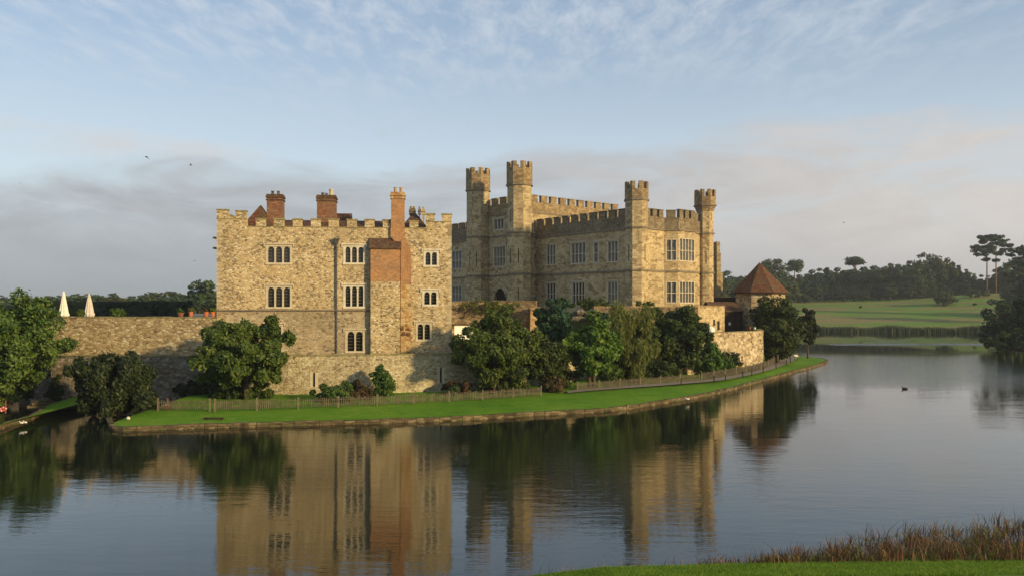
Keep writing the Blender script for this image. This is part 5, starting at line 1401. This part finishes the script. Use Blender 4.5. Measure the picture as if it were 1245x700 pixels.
def pine(px, D, ytop, ybase, crowns, lab, group=None, stems=((0, 0),), tr=.38, lm='conif', n=3800, size=.5, bark='barkp', name='pine_tree'):
    """bare straight trunk with flat clumps of needles near the top; crowns = (dx px, row, half width px, half height px)"""
    x, y = P(px, D); z0 = far_z(x, y); root = thing(name, (x, y, z0 - .3), lab, 'tree', group)
    cs, rs_ = [], []; r = np.random.default_rng(int(px)); t = MB(); k = D / F
    for dx, tipy in stems:
        zt = zat(tipy, D) - z0
        t.tube((dx * k, 0, -.5), (dx * k * 1.05, 0, zt * .6), tr, tr * .75, 8); t.tube((dx * k * 1.05, 0, zt * .6), (dx * k * 1.25, 0, zt), tr * .75, tr * .3, 8)
    for dx, row, hw_, hh in crowns:
        zc = zat(row, D) - z0
        for j in range(10):
            a = r.uniform(0, 6.28); q = r.uniform(0, 1) ** .5 * 1.15
            cs.append((dx * k + hw_ * k * q * math.cos(a), hw_ * k * q * math.sin(a), zc + r.uniform(-.5, .5) * hh * k)); rs_.append(max(.6, hh * k * r.uniform(.75, 1.3)))
        sx0 = min(stems, key=lambda s_: abs(s_[0] - dx))[0]
        t.tube((sx0 * k * 1.1, 0, zc - hw_ * k * .35), (dx * k, 0, zc), tr * .35, tr * .12, 5)
    me = leaves_mesh('needles', cs, rs_, n, size, int(px) + 7, squash=.6); add_mesh_obj('crown', me, L[lm], root)
    tm = rawmesh('trunk', t.V, t.F, False, True); add_mesh_obj('trunk', tm, M[bark], root)
pine(1200, 400, 284, 353, [(-13, 304, 7, 2.5), (-4, 299, 8, 3), (-6, 309, 7, 2.5), (-1, 292, 6, 3), (-5, 288, 4, 2.5), (2, 305, 6, 3), (-14, 300, 4, 1.8), (-2, 315, 4, 2), (1, 287, 3, 2)], 'tall flat topped cedar with bare trunk, left of the pair',
     stems=((0, 290),), n=9000, size=.42, name='cedar_tree')
pine(1211, 404, 283, 352, [(2, 296, 8, 3), (10, 304, 7, 2.5), (12, 298, 6, 2.2), (5, 308, 7, 2.2), (-3, 290, 5, 3), (3, 288, 5, 2.5), (-5, 302, 5, 2.5), (9, 292, 4, 2), (-4, 286, 2.5, 2), (0, 316, 3, 2)], 'tall cedar with leaning top, right of the pair',
     stems=((0, 292),), n=9000, size=.42, name='cedar_tree')
pine(1038.5, 452, 310, 355, [(0, 316, 8, 4.5), (-3, 319, 5, 3), (4, 318, 5, 3.5)], 'single dark umbrella pine standing above the wood skyline', stems=((0, 318),), n=3200, size=.5)
pine(966, 440, 314, 366, [(0, 319, 7, 4), (-2, 326, 6, 4), (3, 324, 5, 4)], 'slim pine with pale bare trunk right of red roof', stems=((0, 320),), n=2600, lm='far')
pine(941, 430, 312, 366, [(0, 318, 8, 4), (-8, 324, 8, 5), (7, 325, 8, 5), (-12, 330, 7, 5), (2, 333, 12, 6)], 'broad pine with uneven top just behind the red roof', stems=((0, 315),), n=4200, lm='far')
pine(931, 434, 318, 366, [(0, 322, 7, 4), (-5, 328, 8, 5), (6, 333, 9, 6)], 'lower pine directly behind the apex of red roof', stems=((0, 320),), n=3200, lm='far')
# behind the terrace on the left
GL_ = 'trees beyond the terrace hedge'
for i, (px, D, yt, lab, v, lm, wd) in enumerate((
    (62, 300, 358, 'low tree just right of the big left tree, beyond the hedge', 0, 'far', 1.6), (88, 290, 358, 'low tree between the two folded parasols, beyond the hedge', 3, 'far', 1.7),
    (104, 280, 355, 'broad layered tree behind the grey beige parasol', 1, 'far', 1.7), (122, 285, 355.5, 'broad tree right of the grey beige parasol', 4, 'far', 1.9),
    (141, 270, 354.5, 'small domed tree beyond the wide terrace tuft', 2, 'far2', 1.5), (163, 300, 357, 'low tree beyond the middle of hedge', 0, 'far', 1.9), (180, 290, 353.5, 'rounded tree beyond the right half of hedge', 3, 'far', 1.6),
    (200, 310, 352, 'wide pale tree left of the tall oak', 1, 'far2', 1.9), (218, 300, 352.5, 'wide pale tree touching the tall oak', 4, 'far', 1.6),
    (236, 240, 344, 'tall oak beyond the terrace pots', 2, 'far', 1.15), (252, 236, 337.5, 'tallest oak against the keep left edge', 1, 'far', 1.0), (264, 238, 340, 'oak half hidden behind the keep left corner', 0, 'far', 1.0))):
    far_tree(px, D, yt, lab, variants[v], lm, GL_, wide=wd)
for px in range(-40, 270, 13):
    far_tree(px, 330 + rg.uniform(-10, 10), 360 + rg.uniform(-3, 3), 'low dull green tree in the far belt beyond the hedge', rg.choice(variants), 'far', 'far tree belt beyond the hedge', wide=2.2)
for px in range(868, 905, 12):
    far_tree(px, 520, 327.5 if px < 885 else 334, 'pale hazy round tree between the end tower and red roof', rg.choice(variants), 'far', 'hazy trees left of red roof', wide=1.3)

# field bushes and the dark bank at the right
def fpos(px, D): x, y = P(px, D); return (x, y, far_z(x, y))
q = fpos(1149, 384); tree('hawthorn_bush', (q[0], q[1], q[2] - .8), 6.6, 4.0, 4.2, 'round olive bush alone on the field before the wood', cat='bush', leafm='far2', n=9000, size=.36, seed=71, nc=50, r=.2)
for (px, D, rx, lab) in ((1185, 375, 1.0, 'tiny dark shrub on the field left of a slightly larger one'), (1205, 375, 1.8, 'small dark round shrub on the field below the cedars'), (1046, 390, .8, 'tiny dark shrub alone on the left part of field')):
    q = fpos(px, D); tree('field_shrub', q, rx, rx * .8, rx * .7, lab, cat='shrub', leafm='conif', n=1200, size=.25, seed=int(px), nc=14, trunk=False, leafpart='foliage')
q = fpos(1188, 396); tree('scrub_thicket', (q[0], q[1], q[2] - .5), 8, 2.0, 1.6, 'low dark scrub on the mound below the cedars', cat='shrub', leafm='far2', n=5000, size=.4, seed=77, nc=40, trunk=False, leafpart='foliage')
for i, (px, D, rx, rz, lm, lab) in enumerate(((1238, 168, 7.0, 5.6, 'dark', 'large dark rounded bush on the right shore at frame edge'), (1262, 160, 6, 6.5, 'dark', 'dark bush beyond frame edge on the right shore'),
                                           (1214, 176, 3.6, 3.4, 'dark', 'lower dark bush left of the large shore bush'), (1225, 158, 4.6, 2.0, 'green', 'low green waterside bush below the large shore bush'), (1246, 150, 4.2, 2.4, 'dark', 'low dark waterside bush at the right frame edge'))):
    x, y = P(px, D); tree('shore_bush', (x, y, .2), rx, rz, rz * .9, lab, cat='bush', leafm=lm if lm == 'green' else 'yew', n=9000, size=.32, seed=80 + i, nc=50, r=.2)

# =================================================================== REEDS AND GRASS
def blades(name, pts, hs, w, m, lean=.25, seed=1, bend=.3):
    r = np.random.default_rng(seed); pts = np.asarray(pts, float); n = len(pts); hs = np.asarray(hs, float)
    a = r.uniform(0, 6.28, n); side = np.stack([np.cos(a), np.sin(a), np.zeros(n)], 1) * (w * r.uniform(.6, 1.4, n))[:, None]
    ln = r.normal(size=(n, 2)) * lean
    mid = pts + np.stack([ln[:, 0] * hs * .4, ln[:, 1] * hs * .4, hs * .55], 1); tip = pts + np.stack([ln[:, 0] * hs * (1 + bend), ln[:, 1] * hs * (1 + bend), hs * (1 - np.abs(ln).sum(1) * .25)], 1)
    V = np.stack([pts - side, pts + side, mid + side * .8, mid - side * .8, tip], 1).reshape(-1, 3)
    base = np.arange(n)[:, None] * 5
    loops = (base + np.array([0, 1, 2, 3, 3, 2, 4])).ravel().astype(np.int32)
    me = bpy.data.meshes.new(name); me.vertices.add(len(V)); me.vertices.foreach_set('co', V.astype(np.float32).ravel())
    me.loops.add(len(loops)); me.loops.foreach_set('vertex_index', loops)
    me.polygons.add(2 * n); st_ = (np.arange(n)[:, None] * 7 + np.array([0, 4])).ravel().astype(np.int32)
    me.polygons.foreach_set('loop_start', st_); me.polygons.foreach_set('loop_total', np.tile([4, 3], n).astype(np.int32)); me.update(); me.validate()
    me.materials.append(m); o = bpy.data.objects.new(name, me); C.objects.link(o); return o
r = np.random.default_rng(31)
# near reed bed on the right
def reedbed(n, seed, hmin, hmax, x0=6.3, x1=26, clump=.55):
    r = np.random.default_rng(seed); pts, hs = [], []
    cl = r.uniform(0, 1, (420, 2))
    while len(pts) < n:
        c = cl[r.integers(len(cl))]; x = x0 + (x1 - x0) * c[0] ** .85 + r.normal() * .22
        le, we = interp(x, LE), interp(x, WE); le += .1; y = le + (we - le + .1) * c[1] + r.normal() * .15
        if y < le: continue
        g_ = min(1, max(.3, (x - x0) / 9)); tall = .35 + .65 * math.sin(c[0] * 171 + c[1] * 29) ** 4 + (.5 if r.uniform() < .015 else 0)
        pts.append((x, y, near_z(x, y) - .05)); hs.append(r.uniform(hmin, hmax) * (.45 + .55 * g_) * tall)
    return pts, hs
p_, h_ = reedbed(6200, 1, .25, 1.15); tag(blades('reeds', p_, h_, .016, L['reedb'], .24, 2), 'brown dry reeds in the near right foreground', 'reeds', kind='stuff')
p_, h_ = reedbed(11500, 4, .25, .85); tag(blades('sedge', p_, h_, .015, L['reedg'], .38, 5, .5), 'green and straw sedge among the brown foreground reeds', 'sedge', kind='stuff')
pts, hs = [], []
while len(pts) < 95000:
    x = r.uniform(-.6, 19.5); le = interp(x, LE); y = r.uniform(22.4, le + .25)
    pts.append((x, y, near_z(x, y) - .01)); hs.append(r.uniform(.04, .12))
tag(blades('grass', pts, hs, .006, L['grassb'], .35, 6), 'fresh green grass along the near bank', 'grass', kind='stuff')
pts, hs = [], []
for c in (-2.75, -2.5, -2.2, -1.95, -1.6):                          # tuft at the bottom edge
    for k in range(10): pts.append((c + r.normal() * .09, 25.4 + r.normal() * .12, -.1)); hs.append(r.uniform(.35, .75))
tag(blades('iris_tuft', pts, hs, .02, L['grassb'], .40, 7, .6), 'yellow green iris leaves poking up at the bottom edge', 'water plant')
for c, hh in ((.2, .3), (1.4, .45), (3.9, .55), (1.9, .25), (5.4, .6), (6.0, .5)):
    pass
pts, hs = [], []
for k in range(60): x = r.uniform(.5, 7.5); pts.append((x, interp(x, LE) + r.uniform(0, .3), .3)); hs.append(r.uniform(.2, .6) * (1 if x > 5 else .7))
tag(blades('reeds', pts, hs, .010, L['reedb'], .15, 8), 'a few sparse thin stems along the near bank edge', 'reeds', kind='stuff')
# far reed belt
pts, hs = [], []
for k in range(16000):
    t = r.uniform(); x = 60 + t * 106; y = float(np.interp(x, SH[2:5, 0], SH[2:5, 1])) + r.uniform(-3.5, 2.5)
    pts.append((x, y, -.1)); hs.append((1.9 + .6 * math.sin(x * .35) * math.sin(x * .11) + r.uniform(-.8, .6)))
tag(blades('reed_bed', pts, hs, .09, L['reedf'], .10, 9), 'dark reed belt along far shore below the field', 'reeds', kind='stuff')

# =================================================================== HAZE
HAZE = True
if HAZE:
    hb = MB(); hb.prism([(-2700, -60), (2700, -60), (2700, 4100), (-2700, 4100)], -2.8, 60, True, True)
    def hz(g):
        return None
    m = bpy.data.materials.new('morning_haze'); m.use_nodes = True; m.node_tree.nodes.clear(); gg = G(m.node_tree)
    v = gg.n('ShaderNodeVolumePrincipled', ins={'Color': (.86, .90, .95, 1), 'Density': .00021, 'Anisotropy': .25})
    gg.n('ShaderNodeOutputMaterial', ins={'Volume': v.outputs[0]})
    tag(hb.build('haze', m), 'thin pale morning haze over the moat and fields', 'haze', kind='stuff')
